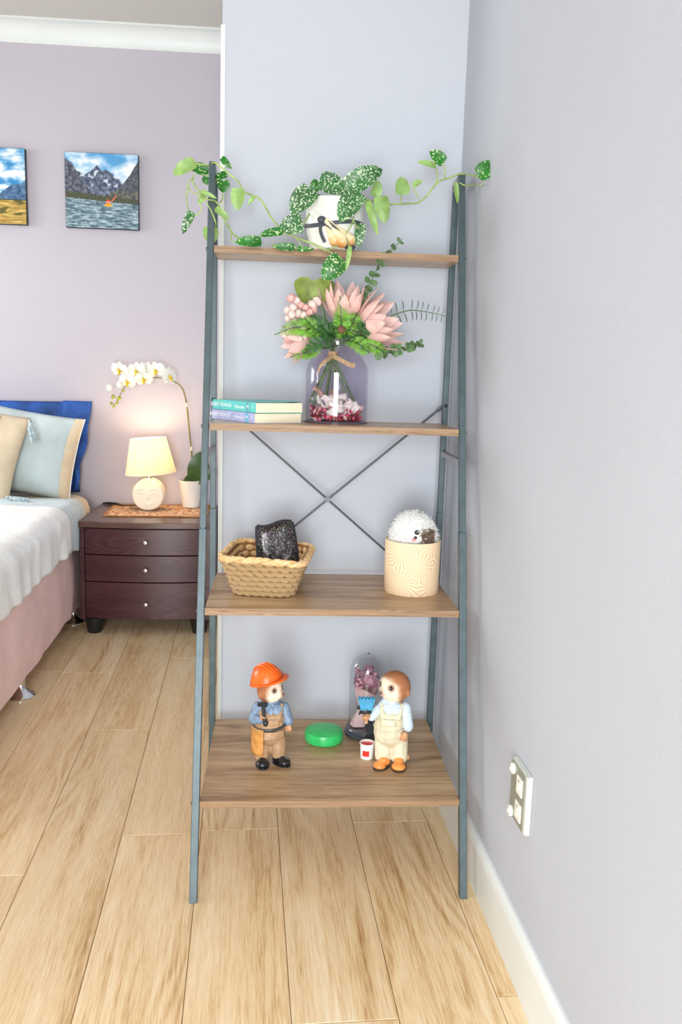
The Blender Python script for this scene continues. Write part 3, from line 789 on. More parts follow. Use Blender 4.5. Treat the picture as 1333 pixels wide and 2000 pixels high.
# canvases with flat printed landscapes
M['print'] = attr_mat('canvas_print', 0.6, 0.3)
M['canvas_side'] = mat('canvas_side', (64, 68, 74), 0.7, var=(40, 0.4))
def canvas(name, label, x0, x1, z0, z1, fn):
    y1 = Y_FAR; d = .026
    o = thing(name, label, 'picture', ((x0 + x1) / 2, y1, (z0 + z1) / 2), 0, 'square landscape canvases on the lilac wall')
    w, h = x1 - x0, z1 - z0
    MB().box((-w / 2, -d, -h / 2), (w / 2, -.0004, h / 2)).build('canvas', M['canvas_side'], o, smooth=False, bevel=.004)
    n = 210; me = bpy.data.meshes.new('print'); mb = MB()
    mb.grid(lambda u, v: Vector((-w / 2 + .002 + (w - .004) * u, -d - .0006, -h / 2 + .002 + (h - .004) * v)), n, n)
    me.from_pydata(mb.v, [], [f for f in mb.f]); me.update()
    def col(c): return fn((c[0] + w / 2) / w, (c[2] + h / 2) / h)
    paint(me, col)
    finish('print', me, M['print'], o, angle=0)
def pl_line(u, pts):
    for (a, ya), (b_, yb_) in zip(pts, pts[1:]):
        if a <= u <= b_: return ya + (yb_ - ya) * (u - a) / (b_ - a)
    return pts[-1][1]
def kayak_print(u, v):
    ridge = .012 * fbm(u * 22, 3.3) + .006 * fbm(u * 70, 1.1)
    left = pl_line(u, [(0, .92), (.10, .86), (.2, .68), (.34, .50), (.42, .44), (1, .40)]) + ridge
    mid = pl_line(u, [(0, .55), (.12, .78), (.2, .74), (.26, .70), (.36, .76), (.44, .84), (.5, .77), (.56, .78), (.66, .72), (.74, .66), (.78, .60), (1, .5)]) + ridge
    right = pl_line(u, [(0, .3), (.55, .44), (.68, .50), (.78, .60), (.88, .72), (.96, .86), (1.0, .92)]) + ridge
    shore = .485 - .09 * u + .015 * fbm(u * 40, 8.8); water = .40 - .065 * u
    if (u - .585) ** 2 / .0032 + (v - .315) ** 2 / .00034 < 1: return lin((232, 166, 40))
    if (u - .585) ** 2 / .0010 + (v - .352) ** 2 / .0011 < 1: return lin((222, 92, 70)) if abs(v - .352) > .006 else lin((244, 196, 160))
    if (u - .583) ** 2 + (v - .398) ** 2 < .00030: return lin((130, 74, 58))
    if abs((u - .665) - (v - .41) * .8) < .012 and .36 < v < .45: return lin((210, 110, 70))
    if v < water:
        k = fbm(u * 9, v * 46, 2.2) + .5 * fbm(u * 24, v * 90, 7.0)
        return lin(mixc((72, 96, 108), (186, 206, 212), .42 + .75 * k))
    if v < shore: return lin(mixc((50, 58, 48), (108, 108, 78), .45 + .6 * fbm(u * 40, v * 60)))
    if v < right: return lin(mixc((64, 68, 76), (134, 132, 106) if v < .52 else (112, 116, 124), .4 + .7 * fbm(u * 22, v * 22, 4)))
    if v < left: return lin(mixc((62, 66, 78), (128, 134, 146), .4 + .7 * fbm(u * 20, v * 24, 6)))
    if v < mid:
        k = fbm(u * 18, v * 18, 9)
        if k > .34 and v > .56: return lin((206, 214, 222))
        return lin(mixc((66, 76, 96), (136, 148, 166), .42 + .7 * k + .2 * math.sin(60 * (u + v))))
    k = fbm(u * 4.2, v * 7, 11.5)
    return lin(mixc((86, 156, 206), (238, 242, 244), .62 + 1.0 * k - .3 * math.exp(-((u - .6) ** 2) / .05)))
def plain_print(u, v):
    mount = pl_line(u, [(0, .3), (.6, .36), (.72, .46), (.84, .54), (.93, .53), (1.0, .60)]) + .01 * fbm(u * 30, 5)
    if v < .32: return lin(mixc((150, 116, 52), (214, 188, 108), .5 + .8 * fbm(u * 5, v * 30, 3) ) if fbm(u * 4, v * 16, 8) > -.35 else (96, 92, 44))
    if v < .335: return lin((58, 70, 56))
    if v < mount: return lin(mixc((50, 82, 118), (112, 146, 180), .4 + .7 * fbm(u * 16, v * 20, 4)))
    k = fbm(u * 3.6 + 4, v * 7.5, 1.5)
    return lin(mixc((58, 136, 190), (244, 246, 248), .46 + 1.5 * k))
canvas('canvas_picture', 'square canvas of an orange kayak on a mountain lake', -1.0945, -0.7735, 1.7285, 2.0475, kayak_print)
canvas('canvas_picture', 'canvas of a golden plain under blue cloudy sky, cut by the photo edge', -1.583, -1.2618, 1.7305, 2.0510, plain_print)

# ------------------------------------------------------------------ the bed
M['valance'] = mat('pink_valance', (250, 216, 213), 0.9, var=(5, 0.05), bump=(60, 0.002))
M['sheet_beige'] = mat('beige_sheet', (236, 224, 202), 0.9, var=(5, 0.04), bump=(40, 0.003))
M['sheet_white'] = mat('white_cotton', (248, 248, 245), 0.9, var=(4, 0.03), bump=(30, 0.003))
M['sheet_blue'] = mat('pale_blue_cotton', (212, 226, 230), 0.9, var=(5, 0.05), bump=(30, 0.003))
M['cush_blue'] = mat('pale_blue_linen', (196, 210, 210), 0.9, var=(7, 0.05), bump=(260, 0.0008))
M['cush_beige'] = mat('beige_linen', (222, 204, 174), 0.9, var=(10, 0.06), bump=(300, 0.001))
M['rust'] = mat('rust_thread', (164, 92, 52), 0.9)
M['knit'] = mat('cream_knit', (232, 226, 210), 0.95, var=(60, 0.08), bump=(140, 0.006))
M['royal'] = mat('royal_blue_cotton', (38, 84, 160), 0.8, var=(9, 0.35), bump=(30, 0.003))
M['tassel'] = mat('grey_blue_tassel', (184, 200, 204), 0.9, var=(90, 0.2))
bed_loc = Vector((-1.003, 1.80, 0)); bed_rot = math.radians(2.16)
bed = thing('bed', 'double bed with pink valance and beige fitted sheet on chrome feet', 'bed', bed_loc, bed_rot)
BWD, BLN = 1.45, 2.0
def rounded_slab(x0, x1, y0, y1, z0, z1, rc, re, corner_seg=8, edge_seg=6, wr=0.0):
    """slab with round plan corners rc and round upper edge re"""
    def ring(ins, z):
        pts = []
        r = max(rc - ins, .002)
        for cx, cy, a0 in ((x1 - rc, y1 - rc, 0), (x0 + rc, y1 - rc, PI / 2), (x0 + rc, y0 + rc, PI), (x1 - rc, y0 + rc, 1.5 * PI)):
            for k in range(corner_seg + 1):
                a = a0 + PI / 2 * k / corner_seg
                pts.append(Vector((cx + r * math.cos(a), cy + r * math.sin(a), z)))
        # subdivide the long straights
        out = []
        for i, p in enumerate(pts):
            q = pts[(i + 1) % len(pts)]
            m_ = max(1, int((q - p).length / .06))
            for k in range(m_): out.append(p.lerp(q, k / m_))
        return out
    base = ring(0, z0); n_ = len(base); rings = []
    seq = [(0, z0), (-.006 if wr else 0, z0 + (z1 - z0) * .35), (-.004 if wr else 0, z0 + (z1 - z0) * .7)]
    seq += [(re * (1 - math.cos(PI / 2 * k / edge_seg)), z1 - re + re * math.sin(PI / 2 * k / edge_seg)) for k in range(edge_seg + 1)]
    mb = MB(); vs = []
    cx, cy = (x0 + x1) / 2, (y0 + y1) / 2
    for ins, z in seq:
        for p in base:
            sx_ = 1 - ins / ((x1 - x0) / 2); sy_ = 1 - ins / ((y1 - y0) / 2)
            q = Vector((cx + (p.x - cx) * sx_, cy + (p.y - cy) * sy_, z))
            if wr:
                w = wr * fbm(p.x * 9, p.y * 9, z * 3)
                q += Vector((w, w, 0))
            vs.append(q)
    R_ = len(seq)
    fs = [(r * n_ + k, r * n_ + (k + 1) % n_, (r + 1) * n_ + (k + 1) % n_, (r + 1) * n_ + k) for r in range(R_ - 1) for k in range(n_)]
    fs += [tuple(range(n_))[::-1], tuple((R_ - 1) * n_ + k for k in range(n_))]
    return mb.add(vs, fs)
rounded_slab(-BWD, -.005, -BLN, -.03, .085, .375, .05, .01, wr=.008).build('valance_base', M['valance'], bed)
rounded_slab(-BWD - .005, .012, -BLN, -.02, .372, .545, .11, .045, wr=.004).build('mattress', M['sheet_beige'], bed)
for fx in (-.034, -BWD + .05):
    for fyy in (-.27, -1.135, -1.9):
        MB().lathe([(.046, 0), (.047, .006), (.043, .012), (.028, .020), (.018, .032), (.015, .050), (.016, .088)], 24, (fx, fyy, 0)).build('foot', M['chrome'], bed)

def drape(name, label, m, ya, yb, top, side, hem, lift, cat, edge=None, bulge=.0, seed=0, extra=None):
    """cloth lying over the mattress, hanging down its right side; ya/yb local y limits, hem(y) lower edge"""
    o = thing(name, label, cat, bed_loc, bed_rot)
    nu = 70; nv = 46
    def fn(u, v):
        y = ya + (yb - ya) * u
        s = v
        if s < .55:
            x = -BWD + .1 + (BWD - .1 - .045) * s / .55 + .0
            z = top
            nz = .007 * fbm(x * 4, y * 5, seed) + .004 * fbm(x * 14, y * 10, seed + 4)
            p = Vector((x, y, z + nz))
        elif s < .7:
            a = (s - .55) / .15 * PI / 2
            p = Vector((-.045 + (.045 + side) * math.sin(a), y, top - .055 * (1 - math.cos(a))))
            k = (s - .55) / .15
            p.z += (1 - k) * (.007 * fbm(p.x * 4, y * 5, seed) + .004 * fbm(p.x * 14, y * 10, seed + 4)); p.x += k * .010 * fbm(y * 9, p.z * 4, seed + 2)
        else:
            t = (s - .7) / .3; z0 = top - .055
            z = z0 + (hem(y) - z0) * t
            fold = .010 * fbm(y * 9, z * 4, seed + 2) + .003 * t * math.sin(y * 46 + seed) + bulge * math.sin(PI * t)
            p = Vector((side + fold + .004 * t, y, z))
        if extra: p = extra(p, u, v, y)
        return p
    mb = MB().grid(fn, nu, nv)
    c = mb.build('cloth', m, o, angle=0)
    sd = c.modifiers.new('thickness', 'SOLIDIFY'); sd.thickness = lift; sd.offset = 1.0
    return o
# world y = 1.20 is about local -.60
def duvet_far(p, u, v, y):
    p.y += .06 * u * max(0, v - .25) * -3.2 * (.5 if v < .6 else .55)
    return p
drape('duvet_cover', 'white cotton cover spread over the bed, hanging over its side', M['sheet_white'], -2.02, -.575, .575, .036, lambda y: .402 + .003 * math.sin(y * 30) + .006 * fbm(y * 6, 1), .006, 'bedding', seed=1, extra=duvet_far)
def blue_far(p, u, v, y):
    if v > .5: p.y += (.02 - .02 * (v - .5)) * u
    return p
drape('flat_sheet', 'pale blue sheet folded out between white cover and cushions', M['sheet_blue'], -.69, -.29, .558, .026, lambda y: .378 + .012 * math.sin(y * 18), .002, 'bedding', bulge=.004, seed=5, extra=blue_far)

def cushion(name, label, m, loc, W, Hh, Tt, lean, yaw, rollz=0.0, seed=0, pinch=.07, cat='cushion', n_=26, group=None, wr=.006, sag=0.0):
    o = thing(name, label, cat, loc, 0, group)
    Rm = Matrix.Rotation(yaw, 4, 'Z') @ Matrix.Rotation(-lean, 4, 'X') @ Matrix.Rotation(rollz, 4, 'Y')
    def shape(u, v, sgn):
        a = u * 2 - 1; b_ = v * 2 - 1
        x = W / 2 * a * (1 - pinch * (1 - abs(b_) ** 2.2)); z = Hh / 2 * b_ * (1 - pinch * (1 - abs(a) ** 2.2))
        t = Tt / 2 * max(0, 1 - abs(a) ** 2.6) ** .55 * max(0, 1 - abs(b_) ** 2.6) ** .55 * (1 + sag * -b_)
        wv = wr * fbm(x * 8 + seed, z * 8, sgn) + wr * .5 * fbm(x * 22 + seed, z * 16, sgn)
        k = max(0, 1 - abs(a) ** 8) * max(0, 1 - abs(b_) ** 8)
        return Rm @ Vector((x, sgn * (t + wv * k), z + Hh / 2))
    mb = MB()
    mb.grid(lambda u, v: shape(u, v, -1), n_, n_); mb.grid(lambda u, v: shape(1 - u, v, 1), n_, n_)
    c = mb.build('cover', m, o, angle=0)
    bm = bmesh.new(); bm.from_mesh(c.data); bmesh.ops.remove_doubles(bm, verts=bm.verts, dist=.0004); bm.to_mesh(c.data); bm.free()
    return o, Rm, shape
# royal blue sham against the wall
sham, Rm, shp = cushion('pillow_sham', 'royal blue pillow sham standing against the lilac wall', M['royal'], (-1.375, 1.772, .548), .66, .415, .07, math.radians(4), math.radians(0), math.radians(0), 3, .02, 'pillow', 30, wr=.012)
fl = MB(); fl.grid(lambda u, v: Rm @ Vector((.26 + .13 * u + .010 * math.sin(v * 15) * u * (1 - v) - .075 * u * (1 - v) ** 1.3, -.016 - .012 * math.sin(u * 8 + v * 9) * (1 - v) , .012 + .405 * v)), 12, 24)
fo = fl.build('flange', M['royal'], sham, angle=0); s_ = fo.modifiers.new('t', 'SOLIDIFY'); s_.thickness = .003
# pale blue cushion with beige border
cb, Rm, shp = cushion('linen_cushion', 'pale blue linen cushion with cream border in front of royal blue sham', M['cush_blue'], (-1.285, 1.622, .560), .47, .375, .15, math.radians(12), math.radians(-3), math.radians(8.5), 8, .05, sag=.25, wr=.009)
bd = MB()
bd.grid(lambda u, v: shp(.915 + .085 * u, v, -1) + Vector((.001, -.0022, 0)), 5, 30)
bdo = bd.build('border', M['cush_beige'], cb, angle=0)
bp = [shp(1, k / 30, -1) + Vector((.001, -.001, 0)) for k in range(31)]
MB().tube(bp, .003, 6).build('piping', M['sheet_white'], cb)
def tassel(parent, top, dirv, L, n_=16, spread=.014):
    mb = MB(); top = Vector(top); d = Vector(dirv).normalized()
    mb.ell(top, (.008, .008, .009)); mb.ell(top + d * .014, (.0095, .0095, .011))
    a = d.cross(Vector((0.3, 1, .2))).normalized(); b_ = d.cross(a)
    for k in range(n_):
        an = 2 * PI * k / n_; r = spread * (.5 + .5 * random.random())
        o1 = (a * math.cos(an) + b_ * math.sin(an))
        LL = L * random.uniform(.85, 1.08)
        mb.tube([top + d * .016 + o1 * .004, top + d * (.35 * LL) + o1 * r * .8, top + d * LL + o1 * r], [.0028, .0032, .0022], 5)
    return mb.build('tassel', M['tassel'], parent)
# beige cushion further left
cg, Rm, shp = cushion('tasselled_cushion', 'beige linen cushion with knitted panel and grey blue tassels', M['cush_beige'], (-1.468, 1.49, .562), .40, .39, .16, math.radians(14), math.radians(-4), math.radians(11), 12, .06, sag=.2)
MB().grid(lambda u, v: shp(.08 + .62 * u, .03 + .94 * v, -1) + Vector((0, -.003, 0)), 14, 14).build('knit_panel', M['knit'], cg, angle=0)
tassel(cg, shp(.985, .985, -1) + Vector((.010, -.020, -.008)), (.22, -.12, -1), .088)
tassel(cg, shp(1.0, 0.0, -1) + Vector((.016, -.050, .046)), (1, -.12, -.10), .085, 20, .011)
MB().tube([shp(.71, k / 24, -1) + Vector((0, -.003, 0)) for k in range(1, 24)], .0028, 6).build('rust_stripe', M['rust'], cg)
pd = MB()
for a in range(26):
    for b_ in range(34):
        p = shp(.09 + .6 * a / 25, .05 + .9 * b_ / 33, -1)
        pd.ell(p + Vector((0, -.006, 0)), (.007, .006, .0055), None, 6, 4)
o = pd.build('knit_loops', M['knit'], cg); o['kind'] = 'stuff'
# ================================================================== THINGS ON THE SHELF
Z1, Z2, Z3, Z4 = 1.4013, 1.0032, 0.6045, 0.2049
# ---- trailing satin pothos in a white pot tied with dark ribbon
def leaf_mat(name, dark, spot, lo, hi, scale):
    m, nt, b = base_mat(name)
    v = coords(nt, (1, 1, 1), rnd=True)
    f = noise_tex(nt, v, scale, 2, 0.5, 0.4)
    f2 = noise_tex(nt, v, 25, 2)
    c1 = ramp(nt, f2, [(.35, dark), (.7, tuple(min(255, c * 1.35) for c in dark))])
    r = N(nt, 'ShaderNodeMapRange'); r.inputs['From Min'].default_value = lo; r.inputs['From Max'].default_value = hi
    nt.links.new(f, r.inputs['Value'])
    mx = N(nt, 'ShaderNodeMix', data_type='RGBA'); mx.inputs['B'].default_value = lin4(spot)
    nt.links.new(r.outputs[0], mx.inputs['Factor']); nt.links.new(c1, mx.inputs['A'])
    nt.links.new(mx.outputs['Result'], b.inputs['Base Color'])
    b.inputs['Roughness'].default_value = 0.42
    out = nt.nodes['Material Output']
    tl = N(nt, 'ShaderNodeBsdfTranslucent'); nt.links.new(mx.outputs['Result'], tl.inputs['Color'])
    ms = N(nt, 'ShaderNodeMixShader'); ms.inputs['Fac'].default_value = .2
    nt.links.new(b.outputs[0], ms.inputs[1]); nt.links.new(tl.outputs[0], ms.inputs[2]); nt.links.new(ms.outputs[0], out.inputs['Surface'])
    return m
M['leaf_d'] = leaf_mat('dark_spotted_leaf', (30, 94, 26), (196, 216, 160), .585, .63, 200)
M['leaf_h'] = leaf_mat('silver_splashed_leaf', (44, 92, 46), (200, 218, 184), .54, .60, 230)
M['leaf_p'] = leaf_mat('pale_leaf_underside', (126, 158, 88), (144, 176, 104), .45, .65, 60)
M['vine'] = mat('pale_green_vine', (158, 182, 104), 0.5, var=(40, 0.25))
M['pot_w'] = mat('white_glazed_pot', (222, 224, 216), 0.35, var=(90, 0.06))
M['ribbon'] = mat('charcoal_ribbon', (62, 68, 76), 0.6)
M['shell_tan'] = mat('tan_shell', (222, 184, 128), 0.5, var=(60, 0.25), bump=(60, 0.002))
pot_loc = Vector((-.0085, -.105, Z1))
po = thing('trailing_pothos', 'silver spotted trailing houseplant in a white pot on top board', 'plant', pot_loc)
pp = MB().lathe([(.050, 0), (.054, .003), (.0635, .04), (.0665, .060), (.0665, .085), (.064, .106), (.062, .113), (.058, .113), (.0575, .100)], 40).build('pot', M['pot_w'], po, angle=30)
MB().lathe([(.0578, .098), (.03, .103), (0, .105)], 24, cap=False).build('soil', M['soil'], pp)
def pot_r(z):
    pts = [(0, .050), (.003, .054), (.04, .0635), (.06, .0665), (.085, .0665), (.106, .064), (.113, .062)]
    for (a, ra), (b_, rb) in zip(pts, pts[1:]):
        if a <= z <= b_: return ra + (rb - ra) * (z - a) / (b_ - a)
    return .064
def on_pot(az, z, lift=.002):
    a = math.radians(az); r = pot_r(z) + lift
    return Vector((r * math.sin(a), -r * math.cos(a), z))
def ribbon(pts, w, name='ribbon', th=.0016):
    """flat band along points lying on the pot"""
    mb = MB(); n_ = len(pts); vs = []
    for i, p in enumerate(pts):
        d = (pts[min(i + 1, n_ - 1)] - pts[max(i - 1, 0)]).normalized()
        out = Vector((p.x, p.y, 0)).normalized()
        s_ = d.cross(out).normalized()
        for a, b_ in ((-1, 0), (1, 0), (1, 1), (-1, 1)): vs.append(p + s_ * (w / 2 * a) + out * (th * b_))
    fs = [(i * 4 + k, (i + 1) * 4 + k, (i + 1) * 4 + (k + 1) % 4, i * 4 + (k + 1) % 4) for i in range(n_ - 1) for k in range(4)] + [(3, 2, 1, 0), tuple((n_ - 1) * 4 + k for k in range(4))]
    mb.add(vs, fs); return mb.build(name, M['ribbon'], pp)
ribbon([on_pot(a, .054 + .005 * math.sin(math.radians(a * 2))) for a in range(-100, 101, 8)], .0085)
ribbon([on_pot(-26 + 58 * t, .060 - .062 * t + .004 * math.sin(PI * t), .004 + .004 * math.sin(PI * t)) for t in [k / 12 for k in range(13)]], .0125)
ribbon([on_pot(-26 - 6 * math.sin(PI * t) + 4 * t, .058 - .046 * t, .004) for t in [k / 10 for k in range(11)]], .0075)
ribbon([on_pot(33 + 10 * t, .012 - .0115 * t, .004 + .010 * t) for t in [k / 6 for k in range(7)]], .013)
MB().ell(on_pot(-26, .059, .006), (.010, .007, .008)).build('knot', M['ribbon'], pp)
cr = blob([('c', on_pot(-18, .056, .002), on_pot(14, .016, .004), .007, .016), ('c', on_pot(-10, .052, .001), on_pot(34, .020, .002), .006, .014), ('c', on_pot(-16, .05, .001), on_pot(-2, .014, .002), .006, .012), ('e', on_pot(8, .012, .003), (.020, .010, .010))], .002, 3)
paint(cr, lambda c: lin(mixc((236, 214, 170), (200, 132, 62), (.024 - c[2]) / .022 + .5 * fbm(c[0] * 60, c[2] * 60))))
M['shell_attr'] = attr_mat('amber_shell', .35, bump=(90, .002))
finish('seashell', cr, M['shell_attr'], pp, angle=0)['label'] = 'amber and cream seashell tied to the pot'
random.seed(11)
for k, bs, tp, w in POTHOS_LEAVES:
    nrm = Vector((random.uniform(-.35, .35), -1, random.uniform(-.15, .45)))
    MB().leaf(bs, tp, w, nrm, random.uniform(.05, .14), random.uniform(.15, .3), .16, 12, 8, .40, .66).build('leaf', M['leaf_' + k], po, world=True, angle=0)
for v in POTHOS_VINES:
    pts = spline(v, 5)
    r = .0021 if len(v) > 8 else .0015
    MB().tube(pts, r, 7).build('vine', M['vine'], po, world=True)

# ---- glass jar with shells and dried petals, and the bouquet in it
M['lilac_glass'] = glass_mat('lilac_glass', (248, 246, 250))
vloc = Vector((0.010, -.078, Z2))
jar = thing('glass_jar', 'clear lilac glass jar holding pink flowers on the second board', 'vase', vloc)
outer = [(.070, 0), (.0745, .002), (.0758, .008), (.0758, .118), (.0735, .134), (.066, .148), (.055, .162), (.0495, .172), (.0475, .185), (.0475, .196), (.0495, .2)]
inner = [(r - .0028, z + (.004 if z < .01 else 0)) for r, z in outer[::-1]]
jb = MB().lathe(outer + inner + [], 64, cap=False)
jb.lathe([(0, .0005), (.070, 0)], 64, cap=False); jb.lathe([(.0674, .0055), (0, .006)], 64, cap=False)
jb.build('jar_wall', M['lilac_glass'], jar, angle=50)
M['base_ring'] = mat('dark_base_glass', (92, 84, 98), 0.1)
MB().lathe([(.0700, .0002), (.0762, .0006), (.0764, .0040), (.0752, .0052), (.070, .0052)], 64, cap=False).build('base_ring', M['base_ring'], jar)
# shells
M['shell_white'] = mat('white_shell', (240, 232, 218), 0.45, var=(120, 0.1), bump=(150, 0.001))
M['shell_rose'] = mat('rose_shell', (222, 178, 156), 0.45, var=(90, 0.25), bump=(150, 0.001))
M['shell_grey'] = mat('grey_shell_mouth', (150, 146, 158), 0.3)
SHELL_LABELS = ['rosy fan seashell at the lower left inside the glass jar', 'large open seashell with grey mouth at left inside the jar',
    'white spiral seashell beside the large open shell, inside the jar', 'lowest white spiral seashell in the middle of the jar',
    'white spiral seashell resting on red petals right of jar centre', 'white spiral seashell next to the right open shell in the jar',
    'small open seashell with grey mouth against the right jar wall', 'rosy fan seashell topmost at the left of the shell heap',
    'white fan seashell lying on the red petals at right in jar', 'rosy fan seashell lowest at left against the jar wall',
    'white spiral seashell at the back of the shell heap', 'rosy fan seashell topmost in the middle of the shell heap']
def make_shell(i, c, kind):
    c = Vector(c)
    lab = SHELL_LABELS[i]
    o = thing('seashell', lab, 'shell', c, 0, 'seashells in the glass jar')
    R = Euler((random.uniform(-.6, .6), random.uniform(-.6, .6), random.uniform(0, 6))).to_matrix()
    mb = MB()
    if kind == 0:
        pts = []; rs = []
        for k in range(34):
            t = k / 33; a = t * 5.2 * PI; rr = .009 * (1 - t)
            pts.append(R @ Vector((rr * math.cos(a), rr * math.sin(a), .024 * t - .010))); rs.append(.0072 * (1 - t) + .001)
        mb.tube(pts, rs, 8)
        mb.build('spiral', M['shell_white'], o)
    elif kind == 1:
        def fn(u, v):
            a = (u - .5) * 2.3; r = .026 * v
            rib = 1 + .05 * math.cos(a * 16)
            return R @ Vector((math.sin(a) * r * rib, -.007 * math.sin(PI * v * .9) * rib, math.cos(a) * r * rib - .012))
        mb.grid(fn, 32, 8)
        s_ = mb.build('fan', M['shell_rose'] if i % 2 else M['shell_white'], o, angle=0); m_ = s_.modifiers.new('t', 'SOLIDIFY'); m_.thickness = .0016
    else:
        mb.ell((0, 0, 0), (.014, .009, .017), R); mb.build('shell_body', M['shell_white'], o)
        q = MB().tube([R @ Vector((.0095 * math.cos(a), -.008, .0125 * math.sin(a))) for a in [2 * PI * k / 18 for k in range(18)]], .0030, 8, closed=True)
        q.build('lip', M['shell_white'], o)
        MB().ell(R @ Vector((0, -.0052, 0)), (.0092, .005, .0118), R).build('mouth', M['shell_grey'], o)
random.seed(5)
for i, c in enumerate(SHELLS):
    c = Vector(c)
    d = Vector((c.x - vloc.x, c.y - vloc.y)); 
    if d.length > .052: d *= .052 / d.length
    make_shell(i, (vloc.x + d.x, vloc.y + d.y, c.z), (1, 2, 0, 0, 0, 0, 2, 1, 1, 1, 0, 1)[i])
M['potpourri'] = attr_mat('dried_petals', .8)
me = bpy.data.meshes.new('dried_petals'); mb = MB(); random.seed(3)
for k in range(420):
    a = random.uniform(0, 2 * PI); r = .064 * math.sqrt(random.random()); z = .008 + .030 * random.random() ** 1.2
    c = Vector((r * math.cos(a), r * math.sin(a), z)); e = Euler((random.uniform(0, 6), random.uniform(0, 6), 0)).to_matrix()
    s_ = random.uniform(.004, .008)
    mb.add([c + e @ Vector(v) * s_ for v in ((-1, 0, 0), (0, -.6, .3), (1, 0, 0), (0, .6, .3), (0, 0, -.35))], [(0, 1, 3), (1, 2, 3), (0, 4, 1), (1, 4, 2), (2, 4, 3), (3, 4, 0)])
me.from_pydata(mb.v, [], mb.f); me.update()
cols = [lin(random.choice([(188, 34, 66), (214, 70, 96), (150, 24, 50), (232, 130, 150), (120, 40, 44), (224, 190, 180)])) for _ in range(420)]
a = me.color_attributes.new('Col', 'FLOAT_COLOR', 'POINT'); a.data.foreach_set('color', [x for k in range(420) for _ in range(5) for x in (*cols[k], 1)])
o = finish('dried_petals', me, M['potpourri'], None, smooth=False); o.location = vloc
tag(o, 'red and pink dried petals lying in the bottom of the glass jar', 'potpourri'); o['kind'] = 'stuff'

# bouquet
M['stem'] = mat('green_stem', (92, 118, 74), 0.5, var=(60, 0.3))
M['twine'] = mat('jute_twine', (208, 178, 128), 0.9, var=(200, 0.2))
M['protea'] = mat('pink_protea_petal', (246, 206, 198), 0.6, var=(40, 0.10), trans=0.25)
M['protea_in'] = mat('peach_petal', (246, 186, 158), 0.6, var=(40, 0.12), trans=0.25)
M['blossom'] = mat('pale_pink_bud', (252, 224, 216), 0.55, var=(120, 0.12), trans=0.2)
M['blossom_d'] = mat('rose_bud', (246, 192, 184), 0.55, var=(120, 0.12), trans=0.2)
M['fern'] = mat('bright_fern', (118, 172, 62), 0.5, var=(60, 0.35), trans=0.25)
M['fern_d'] = mat('deep_fern', (56, 104, 50), 0.5, var=(60, 0.35), trans=0.2)
M['euc'] = mat('eucalyptus', (92, 126, 78), 0.55, var=(50, 0.25), trans=0.15)
M['olive'] = mat('olive_leaf', (134, 152, 66), 0.5, var=(40, 0.2), trans=0.2)
M['brown'] = mat('brown_cone', (120, 84, 66), 0.8, var=(90, 0.3))
tie = Vector(KEY[0])
bq = thing('bouquet', 'artificial pink flowers and greenery tied with twine in the glass jar', 'flowers', tie)
stem_tops = [KEY[10], KEY[11], KEY[12], KEY[14], KEY[8], (-.03, -.10, 1.222), (.02, -.11, 1.218), (.045, -.09, 1.222)]
for ft, tp in zip(STEM_FEET, stem_tops):
    ft = Vector(ft); dxy = Vector((ft.x - vloc.x, ft.y - vloc.y))
    if dxy.length > .066: dxy *= .066 / dxy.length
    ft = Vector((vloc.x + dxy.x, vloc.y + dxy.y, ft.z - .02))
    k = (ft - tie); k.z = 0
    MB().tube(spline([ft, tie + k * .10 + Vector((0, 0, -.01)), tie + k * -.06 + Vector((0, 0, .014)), Vector(tp) * .6 + tie * .4, tp], 5), .0030, 7).build('stem', M['stem'], bq, world=True)
tw = MB()
for k in range(5): tw.tube([tie + Vector((.0098 * math.cos(2 * PI * j / 18), .0098 * math.sin(2 * PI * j / 18), -.006 + .0032 * k)) for j in range(18)], .0018, 6, closed=True)
two = tw.build('twine', M['twine'], bq, world=True)
def band(pts, w, name, m, parent):
    mb = MB(); n_ = len(pts); vs = []
    for i, p in enumerate(pts):
        p = Vector(p)
        for dz, dy in ((-w / 2, 0), (w / 2, 0), (w / 2, .0016), (-w / 2, .0016)): vs.append(p + Vector((0, dy, dz)))
    fs = [(i * 4 + k, (i + 1) * 4 + k, (i + 1) * 4 + (k + 1) % 4, i * 4 + (k + 1) % 4) for i in range(n_ - 1) for k in range(4)] + [(3, 2, 1, 0), tuple((n_ - 1) * 4 + k for k in range(4))]
    return mb.add(vs, fs).build(name, m, parent, world=True)
band(spline([tie + Vector((.002, -.012, -.004)), (.018, -.105, 1.1525), (.034, -.112, 1.144), (.050, -.114, 1.140)], 4), .011, 'twine_tail', M['twine'], two)
band(spline([tie + Vector((-.002, -.012, -.006)), (-.018, -.108, 1.152), (-.032, -.112, 1.138), (-.040, -.112, 1.118)], 4), .011, 'twine_tail', M['twine'], two)
def protea(c, axis, R, rows, name='protea'):
    axis = Vector(axis).normalized(); a = axis.cross(Vector((0, 1, .2))).normalized(); b_ = axis.cross(a)
    c = Vector(c)
    root = MB().ell(c + axis * .008, (.012, .012, .014)).build(name, M['protea'], bq, world=True)
    for (cnt, tilt, L, w, ph, mm) in rows:
        for k in range(cnt):
            an = 2 * PI * (k + ph) / cnt + random.uniform(-.08, .08)
            rad = a * math.cos(an) + b_ * math.sin(an)
            tl = tilt + random.uniform(-.07, .07)
            d = axis * math.cos(tl) + rad * math.sin(tl)
            LL = L * R * random.uniform(.93, 1.05)
            st0 = c + rad * .010
            inward = (axis * math.sin(tl) - rad * math.cos(tl))
            MB().leaf(st0, st0 + d * LL, w * R, inward, -.10, .35, 0, 9, 4, .55, .75).build('petal', M[mm], root, world=True, angle=0)
    return root
random.seed(21)
